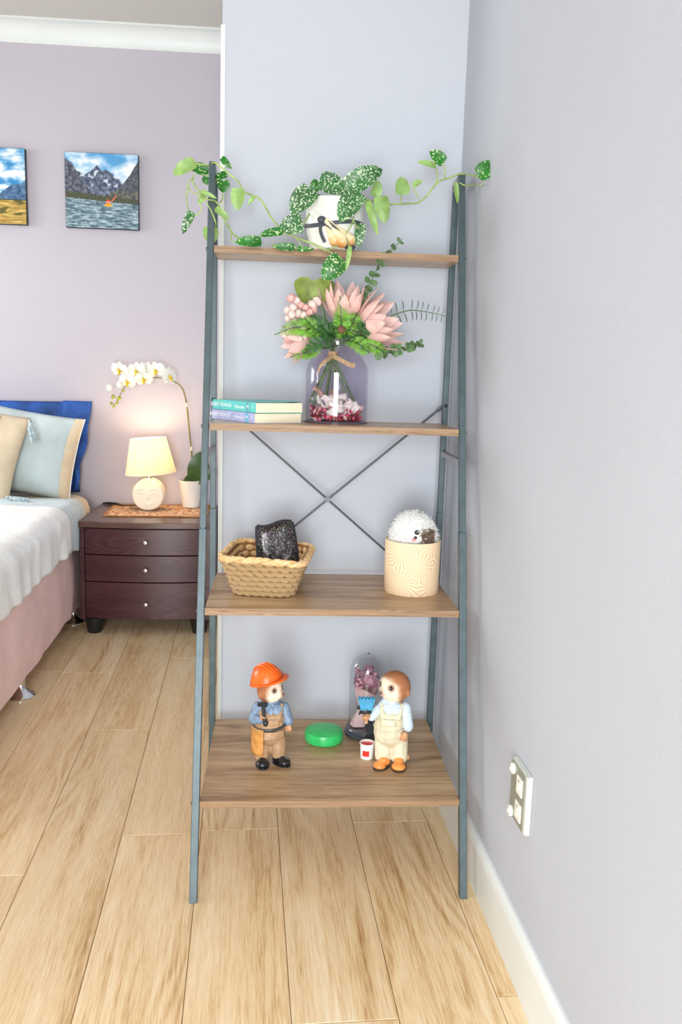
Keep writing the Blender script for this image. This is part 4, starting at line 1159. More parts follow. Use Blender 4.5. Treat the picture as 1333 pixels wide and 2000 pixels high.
protea((.020, -.095, 1.236), (.06, -.28, 1), .102, [(9, .60, 1.0, .30, 0, 'protea'), (8, .38, 1.0, .30, .5, 'protea'), (6, .20, .70, .24, .2, 'protea_in')])
protea((.050, -.110, 1.222), (.88, -.38, .34), .112, [(9, .62, 1.0, .32, 0, 'protea'), (8, .40, .95, .32, .5, 'protea'), (7, .2, .55, .22, .2, 'protea_in')])
protea((-.058, -.105, 1.198), (-.90, -.2, -.22), .074, [(9, .55, 1.0, .36, 0, 'protea'), (6, .3, .8, .3, .4, 'protea')])
bl = Vector((-.078, -.11, 1.235))
for i, c in enumerate(BUDS):
    c = Vector(c); m_ = M['blossom'] if i % 3 else M['blossom_d']
    r = random.uniform(.0085, .0115)
    mb = MB(); ax = (c - bl).normalized() if (c - bl).length > .01 else Vector((0, -1, 0))
    mb.ell(c, (r * .8, r * .8, r * .95))
    for k in range(5):
        an = 2 * PI * k / 5; p_ = ax.cross(Vector((.2, .3, 1))).normalized(); q_ = ax.cross(p_)
        o_ = p_ * math.cos(an) + q_ * math.sin(an)
        mb.leaf(c - ax * r * .9 + o_ * .002, c + ax * r * .7 + o_ * r * .75, r * 1.5, o_, .25, -.2, 0, 5, 4, .5, .45)
    bo = mb.build('blossom', m_, bq, world=True, angle=0)
    MB().tube([c - ax * r * .8, c - ax * r * 1.6, bl.lerp(tie, .25)], .0011, 4).build('stalk', M['stem'], bo, world=True)
def fern(pts, m, wmax, cnt=15, nrm=(0, -1, .3)):
    cnt = int(cnt * 1.35)
    pts = spline(pts, 8); n_ = len(pts)
    root = MB().tube(pts, .0011, 5).build('fern_frond', M['fern_d'], bq, world=True)
    mb = MB()
    for k in range(cnt):
        t = .12 + .86 * k / (cnt - 1); i = min(n_ - 2, int(t * (n_ - 1)))
        p = pts[i]; d = (pts[i + 1] - pts[i]).normalized(); s_ = d.cross(Vector(nrm)).normalized()
        ln = wmax * (math.sin(PI * (.18 + .80 * t)) ** .8)
        for sg in (-1, 1):
            mb.leaf(p, p + (s_ * sg * .92 + d * .45).normalized() * ln + Vector((0, random.uniform(-.003, .003), 0)), ln * .19, Vector(nrm) + Vector((random.uniform(-.4, .4), 0, random.uniform(-.4, .4))), .08, .15, 0, 4, 2, .5, .7)
    o = mb.build('leaflets', m, root, world=True, angle=0); o['kind'] = 'stuff'
for nm, m_, w, n_ in (('FERN_A', 'fern', .024, 17), ('FERN_B', 'fern', .026, 18), ('FERN_C', 'fern', .022, 15), ('FERN_D', 'fern', .024, 16), ('FERN_E', 'fern', .022, 13), ('FERN_F', 'fern', .024, 13), ('FERN_G', 'fern_d', .022, 13), ('FERN_H', 'fern_d', .024, 13), ('FERN_I', 'fern_d', .024, 13), ('FERN_J', 'fern', .024, 14)):
    fern(globals()[nm], M[m_], w, n_)
for k in range(20):
    a = Vector((random.uniform(-.02, .035), -.11, 1.205)); b_ = a + Vector((random.uniform(-.055, .05), random.uniform(-.07, -.02), random.uniform(-.006, .05)))
    fern([a, (a + b_) / 2 + Vector((0, 0, .012)), b_], M['fern_d' if k % 3 else 'fern'], .016, 11, (random.uniform(-.4, .4), -1, random.uniform(0, .8)))
def eucalyptus(pts, kind):
    sp = spline(pts, 8); n_ = len(sp)
    root = MB().tube(sp, [.0018 - .001 * k / n_ for k in range(n_)], 6).build('eucalyptus_sprig', M['euc'], bq, world=True)
    cnt = 11
    for k in range(cnt):
        t = .22 + .76 * k / (cnt - 1); i = min(n_ - 2, int(t * (n_ - 1)))
        p = sp[i]; d = (sp[i + 1] - sp[i]).normalized()
        s_ = d.cross(Vector((0, -1, 0))).normalized(); f_ = d.cross(s_)
        L = (.025 if kind != 'b' else .036) * (1 - .55 * t)
        ang = k * PI / 2
        for sg in (-1, 1):
            if kind == 'b': dirv = s_ * sg + d * .12; nn = d
            else: dirv = (s_ * math.cos(ang * .6) + f_ * math.sin(ang * .6) * .8) * sg + d * .5; nn = Vector((random.uniform(-.7, .7), -1, random.uniform(-.6, .6)))
            dirv.normalize()
            MB().leaf(p, p + dirv * L, L * (.80 if kind != 'b' else .5), nn, .05, .12, 0, 6, 4, .5, .42).build('leaf', M['euc'], root, world=True, angle=0)
eucalyptus(EUC_A, 'a'); eucalyptus(EUC_B, 'b'); eucalyptus(EUC_C, 'c')
for bs, tp, w in ((KEY[4], KEY[5], .046), (KEY[6], KEY[7], .056), (KEY[8], KEY[9], .034)):
    MB().leaf(bs, tp, w, (random.uniform(-.3, .2), -1, .1), .06, .15, .05, 12, 8, .42, .32).build('broad_leaf', M['olive'], bq, world=True, angle=0)
MB().ell((.012, -.155, 1.222), (.010, .009, .009)).ell((.012, -.164, 1.2225), (.004, .003, .004)).build('seed_cone', M['brown'], bq, world=True)

# ---- two paperbacks
M['page'] = mat('cream_pages', (236, 226, 196), 0.9, var=(300, 0.06), scale=(1, 1, 40))
M['teal'] = mat('teal_cover', (48, 178, 184), 0.35, var=(60, 0.18), col2=(70, 190, 170))
M['lav'] = mat('lavender_cover', (170, 176, 214), 0.35, var=(50, 0.2), col2=(150, 152, 196))
M['ink_white'] = mat('white_ink', (240, 246, 250), 0.5)
M['ink_blue'] = mat('blue_band', (24, 116, 160), 0.4, var=(160, 0.4), col2=(110, 190, 220))
M['ink_dark'] = mat('dark_teal_band', (16, 96, 112), 0.4, var=(160, 0.4), col2=(70, 190, 190))
def book(label, loc, ang, cover, bandm, title, sub, num, curl):
    L, Wd, t = .198, .130, .0235
    o = thing('paperback_book', label, 'book', loc, ang, 'stacked paperbacks on the second board')
    # local: spine along -x from the near corner (0,0); fore edge towards +y
    MB().box((-L + .002, .001, .0008), (-.0015, Wd - .001, t - .0008)).build('pages', M['page'], o, smooth=False)
    mb = MB()
    mb.box((-L, 0, 0), (0, Wd, .0008)); mb.box((-L, 0, 0), (0, .0009, t))
    def top(u, v): return Vector((-L * (1 - u), Wd * v, t - .0008 + curl * .007 * max(0, v - .55) * u))
    n0 = len(mb.v); mb.grid(top, 6, 8); mb.grid(lambda u, v: top(u, 1 - v) + Vector((0, 0, .0008)), 6, 8)
    co = mb.build('cover', cover, o, smooth=False)
    MB().box((-.041, -.0002, .0004), (-.0255, .0003, t - .0004)).build('spine_band', bandm, co, smooth=False)
    def text(s, x, z, size, al='RIGHT'):
        cu = bpy.data.curves.new('spine_text', 'FONT'); cu.body = s; cu.size = size; cu.align_x = al; cu.align_y = 'CENTER'; cu.extrude = .0001
        tmp = bpy.data.objects.new('tmp_text', cu); C.objects.link(tmp)
        me = bpy.data.meshes.new_from_object(tmp.evaluated_get(bpy.context.evaluated_depsgraph_get()))
        bpy.data.objects.remove(tmp)
        ob = finish('spine_text', me, M['ink_white'], co, smooth=False)
        ob.location = (x, -.0004, z); ob.rotation_euler = (PI / 2, 0, 0)
        return ob
    text(sub, -.048, t * .46, .0115)
    text(title, -.108, t * .52, .0120)
    text(num, -.0125, t * .52, .0120, 'CENTER')
    text('M', -.0332, t * .5, .0125, 'CENTER')
    return o
ang = math.atan2(-.84, .55)
book('lavender paperback at the bottom of the two book pile beside the jar', (-.1835, -.2150, Z2 + .0003), ang, M['lav'], M['ink_blue'], 'ROBERT BOWLEN', 'Monsters', '3', 0)
book('teal paperback lying on top of the lavender paperback', (-.1815, -.2165, Z2 + .0242), ang, M['teal'], M['ink_dark'], 'ROBERT BOWLEN', 'Mountain', '1', 1)

# ---- woven basket
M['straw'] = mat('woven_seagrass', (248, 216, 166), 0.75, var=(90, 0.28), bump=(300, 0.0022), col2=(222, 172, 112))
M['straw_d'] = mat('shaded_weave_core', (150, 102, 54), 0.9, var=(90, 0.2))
bl_ = Vector((-.149, -.150, Z3)); brot = math.radians(-8)
bk = thing('woven_basket', 'golden seagrass basket with sloping sides on the third board', 'basket', bl_, brot)
BH = .092
def rrect(t, z, grow=0.0):
    """point and tangent on the rounded-rectangle outline at height z (0..BH); t in 0..1"""
    k = z / BH
    a = .068 + .030 * k + grow; b_ = .082 + .026 * k + grow; r = .034 + grow
    segs = [(2 * (a - r)), PI / 2 * r, 2 * (b_ - r), PI / 2 * r] * 2
    tot = sum(segs[:8]); s = (t % 1) * tot
    pos = Vector((-(a - r), -b_)); ang_ = 0.0
    for i, L in enumerate(segs):
        if s <= L:
            if i % 2 == 0: return pos + Vector((math.cos(ang_), math.sin(ang_))) * s, ang_
            th = s / r; cc = pos + Vector((-math.sin(ang_), math.cos(ang_))) * r
            a2 = ang_ + th
            return cc + Vector((math.sin(a2), -math.cos(a2))) * r, a2
        if i % 2 == 0: pos = pos + Vector((math.cos(ang_), math.sin(ang_))) * L
        else:
            cc = pos + Vector((-math.sin(ang_), math.cos(ang_))) * r; ang_ += PI / 2
            pos = cc + Vector((math.sin(ang_), -math.cos(ang_))) * r
        s -= L
    return pos, ang_
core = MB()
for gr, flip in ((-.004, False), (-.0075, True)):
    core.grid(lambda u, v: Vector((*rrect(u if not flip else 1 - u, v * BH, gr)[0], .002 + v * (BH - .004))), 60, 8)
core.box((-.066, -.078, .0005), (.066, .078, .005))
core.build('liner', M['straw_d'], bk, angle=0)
st_me = MB().ell((0, 0, 0), (1, 1, 1), None, 8, 6); sm_ = bpy.data.meshes.new('strand'); sm_.from_pydata(st_me.v, [], st_me.f); sm_.materials.append(M['straw']); sm_.update(); sm_.shade_smooth()
random.seed(9)
rows = 7
for rw in range(rows):
    z = .008 + (BH - .016) * rw / (rows - 1); cnt = 30
    for k in range(cnt):
        t = (k + .5 * (rw % 2)) / cnt
        p, an = rrect(t, z, 0.0)
        for_in = (0,)
        o = bpy.data.objects.new('strand', sm_); C.objects.link(o); o.parent = bk
        flare = math.atan2(.03, BH)
        Mx = Matrix.Translation((p.x, p.y, z)) @ Matrix.Rotation(an, 4, 'Z') @ Matrix.Rotation(-flare, 4, 'X') @ Matrix.Rotation(random.uniform(.22, .42), 4, 'Y') @ Matrix.Diagonal((.0168 * (.85 + .3 * rw / rows), .0054, .0070, 1))
        o.matrix_local = Mx
inn = MB()
for rw in range(5):
    z = .02 + .058 * rw / 4
    for k in range(28):
        p, an = rrect((k + .5 * (rw % 2)) / 28, z, -.0085)
        inn.ell((p.x, p.y, z), (.0118, .0035, .0078), Matrix.Rotation(an, 3, 'Z'), 8, 6)
o = inn.build('inner_weave', M['straw'], bk); o['kind'] = 'stuff'
rim = MB()
for ph in (0, PI, PI / 2):
    pts = []
    for k in range(132):
        p, an = rrect(k / 132, BH, .001); w = ph + k * .62
        nrm = Vector((math.sin(an), -math.cos(an)))
        pts.append(Vector((p.x + nrm.x * .0038 * math.cos(w), p.y + nrm.y * .0038 * math.cos(w), BH - .001 + .0042 * math.sin(w) - .006 * max(0, p.x) / .1)))
    rim.tube(pts, .0046, 7, closed=True)
rim.build('rim', M['straw'], bk)
# black glittery pouch in the basket
def glitter():
    m, nt, b = base_mat('black_glitter')
    v = coords(nt); vo = N(nt, 'ShaderNodeTexVoronoi'); vo.inputs['Scale'].default_value = 420; nt.links.new(v, vo.inputs['Vector'])
    sep = N(nt, 'ShaderNodeSeparateColor'); nt.links.new(vo.outputs['Color'], sep.inputs[0])
    nt.links.new(ramp(nt, sep.outputs[0], [(0, (30, 28, 32)), (.55, (58, 54, 54)), (.75, (110, 104, 96)), (.88, (140, 110, 130)), (.95, (120, 140, 112))], 'CONSTANT'), b.inputs['Base Color'])
    b.inputs['Roughness'].default_value = .3; b.inputs['Metallic'].default_value = .3
    return m
M['glitter'] = glitter()
M['black_cloth'] = mat('black_cloth', (26, 28, 34), 0.7, bump=(60, 0.003))
pk = thing('glitter_pouch', 'black glittery pouch standing in the woven basket', 'pouch', (-.117, -.160, Z3 + .020))
Rp = Matrix.Rotation(math.radians(10), 4, 'Z') @ Matrix.Rotation(math.radians(-6), 4, 'Y') @ Matrix.Rotation(math.radians(-10), 4, 'X')
def pouch_fn(sgn):
    def fn(u, v):
        a = u * 2 - 1; b_ = v * 2 - 1
        x = .047 * a * (1 - .10 * max(0, b_) ** 2 - .30 * max(0, -b_) ** 2); z = .069 * (b_ + 1) + .004 * math.sin(a * 3)
        e = max(0, 1 - abs(a) ** 6) ** .5 * max(0, 1 - abs(b_) ** 6) ** .5
        return Rp @ Vector((x, sgn * (.003 + .012 * e) + .002 * fbm(a * 3, b_ * 3, 5), z))
    return fn
pb = MB().grid(pouch_fn(-1), 18, 20); f_ = pouch_fn(1)
pb.build('front', M['glitter'], pk, angle=0)
pb = MB().grid(lambda u, v: f_(1 - u, v), 18, 20); pb.build('back', M['black_cloth'], pk, angle=0)
g1, g2 = pouch_fn(-1), pouch_fn(1)
ed = MB()
for (fa, fb) in ((lambda t: g1(1, t), lambda t: g2(1, t)), (lambda t: g1(0, t), lambda t: g2(0, t)), (lambda t: g1(t, 1), lambda t: g2(t, 1)), (lambda t: g1(t, 0), lambda t: g2(t, 0))):
    ed.tube([(fa(k / 20) + fb(k / 20)) / 2 for k in range(21)], .0045, 8)
ed.build('gusset', M['black_cloth'], pk)

# ---- round paper box with palm-leaf line print, and the white toy inside
def palm_print():
    m, nt, b = base_mat('palm_line_print')
    tc = N(nt, 'ShaderNodeTexCoord'); sx = N(nt, 'ShaderNodeSeparateXYZ'); nt.links.new(tc.outputs['Object'], sx.inputs[0])
    at = N(nt, 'ShaderNodeMath', operation='ARCTAN2'); nt.links.new(sx.outputs['X'], at.inputs[0])
    ny = N(nt, 'ShaderNodeMath', operation='MULTIPLY'); ny.inputs[1].default_value = -1; nt.links.new(sx.outputs['Y'], ny.inputs[0]); nt.links.new(ny.outputs[0], at.inputs[1])
    ml = N(nt, 'ShaderNodeMath', operation='MULTIPLY'); ml.inputs[1].default_value = .066; nt.links.new(at.outputs[0], ml.inputs[0])
    cb_ = N(nt, 'ShaderNodeCombineXYZ'); nt.links.new(ml.outputs[0], cb_.inputs['X']); nt.links.new(sx.outputs['Z'], cb_.inputs['Y'])
    vo = N(nt, 'ShaderNodeTexVoronoi', voronoi_dimensions='2D'); vo.inputs['Scale'].default_value = 17; vo.inputs['Randomness'].default_value = .9
    nt.links.new(cb_.outputs[0], vo.inputs['Vector'])
    sb = N(nt, 'ShaderNodeVectorMath', operation='SUBTRACT'); nt.links.new(cb_.outputs[0], sb.inputs[0]); nt.links.new(vo.outputs['Position'], sb.inputs[1])
    s2 = N(nt, 'ShaderNodeSeparateXYZ'); nt.links.new(sb.outputs[0], s2.inputs[0])
    a2 = N(nt, 'ShaderNodeMath', operation='ARCTAN2'); nt.links.new(s2.outputs['Y'], a2.inputs[0]); nt.links.new(s2.outputs['X'], a2.inputs[1])
    ln = N(nt, 'ShaderNodeMath', operation='MULTIPLY'); ln.inputs[1].default_value = 11.0; nt.links.new(a2.outputs[0], ln.inputs[0])
    dm = N(nt, 'ShaderNodeMath', operation='MULTIPLY_ADD'); dm.inputs[1].default_value = 6.0
    nt.links.new(vo.outputs['Distance'], dm.inputs[0]); nt.links.new(ln.outputs[0], dm.inputs[2])
    sn = N(nt, 'ShaderNodeMath', operation='SINE'); nt.links.new(dm.outputs[0], sn.inputs[0])
    ab = N(nt, 'ShaderNodeMath', operation='ABSOLUTE'); nt.links.new(sn.outputs[0], ab.inputs[0])
    c = ramp(nt, ab.outputs[0], [(.0, (196, 162, 128)), (.12, (204, 170, 134)), (.24, (240, 208, 168)), (.75, (240, 208, 168)), (.9, (248, 224, 190))])
    nt.links.new(c, b.inputs['Base Color']); b.inputs['Roughness'].default_value = .75
    return m
M['palm'] = palm_print()
M['box_in'] = mat('tan_box_lining', (214, 172, 126), 0.85)
bx = Vector((.2005, -.157, Z3))
rb = thing('round_box', 'peach round box printed with palm leaf lines on third board', 'box', bx)
MB().lathe([(0, .0), (.0655, .0), (.0662, .002), (.0672, .128), (.0660, .1285), (.0645, .128), (.0635, .004), (0, .004)], 64, cap=False).build('box_wall', M['palm'], rb, angle=40)
MB().lathe([(.0634, .005), (.0643, .1275)], 48, cap=False).build('lining', M['box_in'], rb)
M['fur'] = mat('white_fur', (254, 254, 252), 0.95, trans=0.15)
M['fur_b'] = mat('brown_speckled_fur', (150, 122, 92), 0.95, var=(160, 0.5), col2=(70, 54, 44))
M['eye'] = mat('glossy_dark_eye', (20, 18, 22), 0.08, coat=.5)
M['nose_pink'] = mat('pink_mouth', (226, 150, 156), 0.6)
ty = thing('fluffy_toy', 'white fluffy toy with dark eye peeping out of the round box', 'toy', bx + Vector((0, 0, .005)))
c0 = Vector((-.0, .0, .128))
tm = blob([('e', c0, (.055, .052, .062)), ('e', c0 + Vector((0, 0, -.07)), (.052, .050, .06)), ('e', c0 + Vector((-.002, -.036, .008)), (.024, .022, .022)), ('e', c0 + Vector((.042, -.006, -.012)), (.016, .022, .04)), ('e', c0 + Vector((-.043, -.004, -.016)), (.015, .022, .036))], .004, 4)
M['fur_base'] = mat('white_plush', (250, 250, 246), 0.95, bump=(260, .004))
body_o = finish('body', tm, M['fur_base'], ty, angle=0)
random.seed(17)
def tufts(n_, pick, L, name, m_, parent):
    mb = MB(); tris = [p for p in tm.polygons if pick(p.center)]
    for _ in range(n_):
        p = random.choice(tris); c = p.center + Vector((random.uniform(-.004, .004), random.uniform(-.004, .004), random.uniform(-.004, .004))); nrm = p.normal
        d = (nrm * .42 + Vector((random.uniform(-.45, .45), random.uniform(-.3, .15), random.uniform(-.95, .1)))).normalized()
        l_ = L * random.uniform(.6, 1.15); s_ = d.cross(Vector((random.random(), 1, random.random()))).normalized() * .00075; q_ = d.cross(s_)
        mid = c + d * l_ * .55; tip = c + d * l_ + Vector((0, 0, -.12 * l_))
        vs = [c + s_, c - s_ * .5 + q_ * .87, c - s_ * .5 - q_ * .87, mid + s_ * .8, mid - s_ * .4 + q_ * .7, mid - s_ * .4 - q_ * .7, tip]
        mb.add(vs, [(0, 1, 4, 3), (1, 2, 5, 4), (2, 0, 3, 5), (3, 4, 6), (4, 5, 6), (5, 3, 6)])
    o = mb.build(name, m_, parent, angle=0); o['kind'] = 'stuff'
face_c = c0 + Vector((.000, -.055, .007))
patch_c = c0 + Vector((.026, -.043, .004))
def is_patch(c): return abs(c.x - patch_c.x) < .016 and c.y < -.018 and -.05 < c.z - patch_c.z < .022
def is_face(c): return (c - face_c).length < .021
tufts(2400, lambda c: c.z > .115 and not is_patch(c) and not is_face(c), .0090, 'fur', M['fur'], ty)
tufts(420, lambda c: is_patch(c) and c.z > .115, .011, 'speckled_fur', M['fur_b'], ty)
MB().ell(c0 + Vector((-.0005, -.0555, .021)), (.0062, .0045, .0056)).build('eye', M['eye'], ty)
MB().ell(c0 + Vector((.0015, -.0600, .0235)), (.0016, .0010, .0016)).build('eye_glint', M['ink_white'], ty)
MB().ell(c0 + Vector((-.0045, -.0600, .0095)), (.0042, .0035, .0032)).build('nose', M['eye'], ty)
MB().ell(c0 + Vector((-.0075, -.0590, .0045)), (.0062, .0035, .0036)).build('mouth', M['nose_pink'], ty)

# ---- animal figurines in work clothes
M['glaze'] = attr_mat('painted_resin', .45, .4, bump=(130, .0006))
M['shirt_blue'] = mat('grey_blue_shirt', (122, 146, 172), 0.5, var=(70, 0.15), bump=(90, .002))
M['dungaree_tan'] = mat('tan_dungarees', (184, 148, 112), 0.5, var=(50, 0.15), bump=(90, .002))
M['apron'] = mat('ochre_apron', (206, 146, 78), 0.5, var=(50, 0.18), bump=(80, .002))
M['belt'] = mat('dark_belt', (56, 62, 64), 0.4)
M['shoe_black'] = mat('black_shoe', (26, 28, 32), 0.2, coat=.4)
M['helmet'] = mat('orange_helmet', (246, 108, 34), 0.3, var=(30, 0.08))
M['paw'] = mat('brown_paw', (202, 152, 110), 0.5, var=(90, 0.15))
M['iron'] = mat('dark_iron', (48, 54, 58), 0.3, 0.4)
M['shirt_pale'] = mat('pale_blue_dotted_shirt', (206, 226, 238), 0.5, var=(260, 0.10), bump=(90, .002))
M['dungaree_cream'] = mat('cream_dungarees', (226, 216, 186), 0.5, var=(50, 0.08), bump=(90, .002))
M['shoe_orange'] = mat('orange_shoe', (238, 150, 72), 0.4, var=(50, 0.12))
M['sole'] = mat('dark_sole', (52, 44, 42), 0.6)
M['bristle'] = mat('blue_bristles', (78, 166, 206), 0.6, var=(120, 0.2), scale=(6, 6, 1))
M['nose_d'] = mat('rosy_brown_nose', (124, 84, 76), 0.35)
def head(parent, c, r, f, hatline=None, brow=(0, 0)):
    """small-muzzled animal head: c centre, r radii, f facing direction"""
    f = Vector(f).normalized(); up = Vector((0, 0, 1)); sd = f.cross(up).normalized(); u2 = sd.cross(f).normalized()
    c = Vector(c)
    mz = c + f * (r * .74) - u2 * (r * .10)
    pr = [('e', c, (r, r * .97, r * .98)), ('c', c + f * (r * .25) - u2 * (r * .14), mz + f * (r * .30), r * .74, r * .25), ('e', mz + f * r * .10 - u2 * r * .16, (r * .30, r * .30, r * .20)), ('c', c - u2 * r * .7, c - u2 * r * 1.15, r * .5, r * .5)]
    for s in (-1, 1): pr.append(('e', c + sd * s * r * .90 - f * r * .22 - u2 * r * .22, (r * .13, r * .22, r * .26)))
    me = blob(pr, r * .07, 4)
    eyes = [c + f * r * .76 + sd * s * r * .43 + u2 * r * .24 for s in (-1, 1)]
    def col(p):
        p = Vector(p); d = p - c; ff = d.dot(f) / r; uu = d.dot(u2) / r; ss = abs(d.dot(sd)) / r
        k = (ff - .35 + .34 * max(0, -uu) - .35 * max(0, uu - .35)) * 3.2 + .35 * fbm(p.x * 60, p.y * 60, p.z * 60)
        cc = mixc((170, 112, 76), (238, 226, 202), k)
        cc = mixc(cc, (150, 100, 70), max(0, .9 - abs(ss - .05) * 9) * max(0, (uu - .62) * 2))
        for e in eyes: cc = mixc((128, 94, 68), cc, ((p - e).length / r - .13) * 6)
        tip = (p - (mz + f * r * .52)).length / r
        cc = mixc((180, 150, 130), cc, (tip - .12) * 5)
        return lin(cc)
    paint(me, col)
    ho = finish('head', me, M['glaze'], parent, angle=0)
    for e in eyes:
        q = e + f * r * .03
        eo = MB().ell(q, (r * .115, r * .115, r * .125)).build('eye', M['eye'], ho)
        MB().ell(q + f * r * .10 + u2 * r * .045 + sd * r * .02, r * .028).build('glint', M['ink_white'], eo)
    MB().ell(mz + f * r * .52 + u2 * r * .06, (r * .12, r * .12, r * .095)).build('nose', M['nose_d'], ho)
    mo = MB()
    mp = [mz + f * r * (.43 - .5 * abs(t) ** 1.5) + sd * t * r * .40 - u2 * r * (.17 - .02 * math.cos(t * 6)) for t in [-.8 + 1.6 * k / 12 for k in range(13)]]
    mo.tube(mp, r * .022, 5); mo.build('mouth', M['paw'], ho)
    return ho, f, sd, u2
def paw(parent, c, r, d, fdir):
    """little hand: palm, four fingers and a thumb"""
    c = Vector(c); d = Vector(d).normalized(); fd = Vector(fdir).normalized(); s = d.cross(fd).normalized()
    pr = [('e', c, (r, r, r))]
    for k in range(4):
        o = s * (k - 1.5) * r * .55
        a = c + o * .8 + d * r * .5; b_ = c + o + d * r * (1.45 - .12 * abs(k - 1.3)) + fd * r * .2; e = b_ + fd * r * .6 - d * r * .25
        pr += [('c', a, b_, r * .33, r * .30), ('c', b_, e, r * .30, r * .25)]
    pr.append(('c', c + s * r * .6, c + s * r * 1.05 + fd * r * .7 + d * r * .35, r * .33, r * .27))
    return finish('paw', blob(pr, r * .14, 2), M['paw'], parent, angle=0)
def shoe(parent, c, yaw, L, W_, H_, m_, sole=None):
    R = Matrix.Rotation(yaw, 3, 'Z'); c = Vector(c)
    def P_(x, y, z): return c + R @ Vector((x, y, z))
    me = blob([('e', P_(0, -L * .20, H_ * .45), (W_ * .52, L * .32, H_ * .50), R), ('e', P_(0, L * .22, H_ * .55), (W_ * .42, L * .28, H_ * .58), R), ('e', P_(0, L * .1, H_ * .95), (W_ * .36, W_ * .36, H_ * .45))], L * .045, 3)
    for v in me.vertices:
        if v.co.z < c.z + .001: v.co.z = c.z + .001
    so = finish('shoe', me, m_, parent, angle=0)
    MB().lathe([(W_ * .50, 0), (W_ * .53, .001), (W_ * .53, .0035), (W_ * .46, .0045)], 24, c - Vector((0, 0, 0)) , Matrix.Rotation(yaw, 4, 'Z') @ Matrix.Translation((0, -L * .03, 0)) @ Matrix.Diagonal((1, L * .52 / (W_ * .53), 1, 1))).build('sole', sole or m_, so)
    for k in range(3):
        a = P_(-W_ * .2, -L * (.02 - .07 * k), H_ * (1.02 + .08 * k)); b_ = P_(W_ * .2, -L * (.06 - .07 * k), H_ * (1.02 + .08 * k))
        MB().tube([a, (a + b_) / 2 + Vector((0, -.001, .0012)), b_], .0009, 5).build('lace', M['dungaree_tan'] if m_ == M['shoe_black'] else M['shirt_pale'], so)
    return so

f1 = thing('builder_figurine', 'resin animal figurine in orange helmet and tan dungarees on the lowest board', 'figurine', (-.134, -.252, Z4))
h1, fd, sd, u2 = head(f1, (-.0035, .002, .179), .0315, (.76, -.64, .02))
hm = []
hc = Vector((-.0105, .004, .202)); tl = Matrix.Translation(hc) @ Matrix.Rotation(math.radians(-17), 4, 'Y') @ Matrix.Rotation(math.radians(-4), 4, 'X')
hp = [(.0385 * math.cos(a), .0385 * 1.06 * math.sin(a)) for a in [PI / 2 * k / 10 for k in range(11)]]
hmb = MB().lathe([(.0365, -.001)] + [(max(r, 1e-5), z) for r, z in hp], 40, (0, 0, 0), tl)
ho = hmb.build('helmet', M['helmet'], f1, angle=60)
def brim(u, v):
    a = 2 * PI * u; ext = .004 + .018 * max(0, math.cos(a + .72)) ** 3
    r = .0375 + ext * v
    return tl @ Vector((r * math.cos(a), r * math.sin(a), .0015 - .002 * v))
bm_ = MB().grid(brim, 48, 3); bo = bm_.build('brim', M['helmet'], ho, angle=0); s_ = bo.modifiers.new('t', 'SOLIDIFY'); s_.thickness = .0024
MB().tube([tl @ Vector((.0388 * math.cos(a), .0388 * math.sin(a), .008)) for a in [2 * PI * k / 40 for k in range(40)]], .0012, 6, closed=True).build('helmet_band', M['helmet'], ho)
for off in (-.35, 0, .35):
    rot = Matrix.Rotation(-.72, 4, 'Z')
    MB().tube([tl @ rot @ Vector((.0392 * math.cos(a) * math.cos(off * .6), .0392 * math.sin(off * .6) , .0415 * math.sin(a) * math.cos(off * .5))) for a in [.5 + 2.1 * k / 14 for k in range(15)]], taper(14, .0022), 6).build('ridge', M['helmet'], ho)
finish('shirt', blob([('c', (-.002, .002, .11), (-.001, .002, .140), .034, .026), ('e', (0, .002, .142), (.031, .022, .014)),
                      ('c', (-.032, .0, .138), (-.041, -.010, .112), .013, .0125), ('c', (-.041, -.010, .112), (-.024, -.030, .119), .0125, .010),
                      ('c', (.030, .0, .138), (.0405, -.006, .106), .0125, .0125)], .0022, 3), M['shirt_blue'], f1, angle=0)
MB().leaf((-.012, -.020, .152), (.002, -.033, .132), .018, (0, -1, .3), .1, .1, 0, 6, 4, .4, .6).leaf((.020, -.020, .152), (.008, -.033, .132), .018, (0, -1, .3), .1, .1, 0, 6, 4, .4, .6).build('collar', M['shirt_blue'], f1, angle=0)
finish('dungarees', blob([('c', (-.003, .002, .088), (-.004, .002, .110), .0385, .0375), ('e', (.004, -.014, .118), (.028, .022, .016)), ('e', (-.005, .004, .068), (.038, .030, .026)),
                          ('c', (-.022, .002, .062), (-.020, -.003, .020), .0205, .0185), ('c', (.016, .004, .062), (.018, .000, .024), .0205, .0180), ('c', (.018, -.028, .120), (.024, -.012, .148), .006, .005)], .0022, 3), M['dungaree_tan'], f1, angle=0)
def wrap(az0, az1, z0, z1, rx, ry, name, m_, parent, cx=-.004, cy=.002, th=.002):
    mb = MB(); fn = lambda u, v: Vector((cx + rx * math.sin(math.radians(az0 + (az1 - az0) * u)), cy - ry * math.cos(math.radians(az0 + (az1 - az0) * u)), z0 + (z1 - z0) * v))
    mb.grid(fn, 16, 6); o = mb.build(name, m_, parent, angle=0); s_ = o.modifiers.new('t', 'SOLIDIFY'); s_.thickness = th; s_.offset = 1
    return o
wrap(-95, -18, .030, .096, .0405, .0405, 'apron', M['apron'], f1)
wrap(-60, -22, .034, .052, .0425, .0425, 'apron_pocket', M['apron'], f1)
wrap(-16, 56, .072, .092, .0415, .0415, 'tool_pocket', M['dungaree_tan'], f1)
wrap(0, 34, .108, .122, .0402, .0402, 'bib_pocket', M['dungaree_tan'], f1)
MB().tube([(-.004 + .0405 * math.cos(2 * PI * k / 40), .002 + .0405 * math.sin(2 * PI * k / 40), .0985 - .0045 * math.cos(2 * PI * k / 40 + 2.3)) for k in range(40)], .0036, 8, closed=True, flat=.5).build('belt', M['belt'], f1)
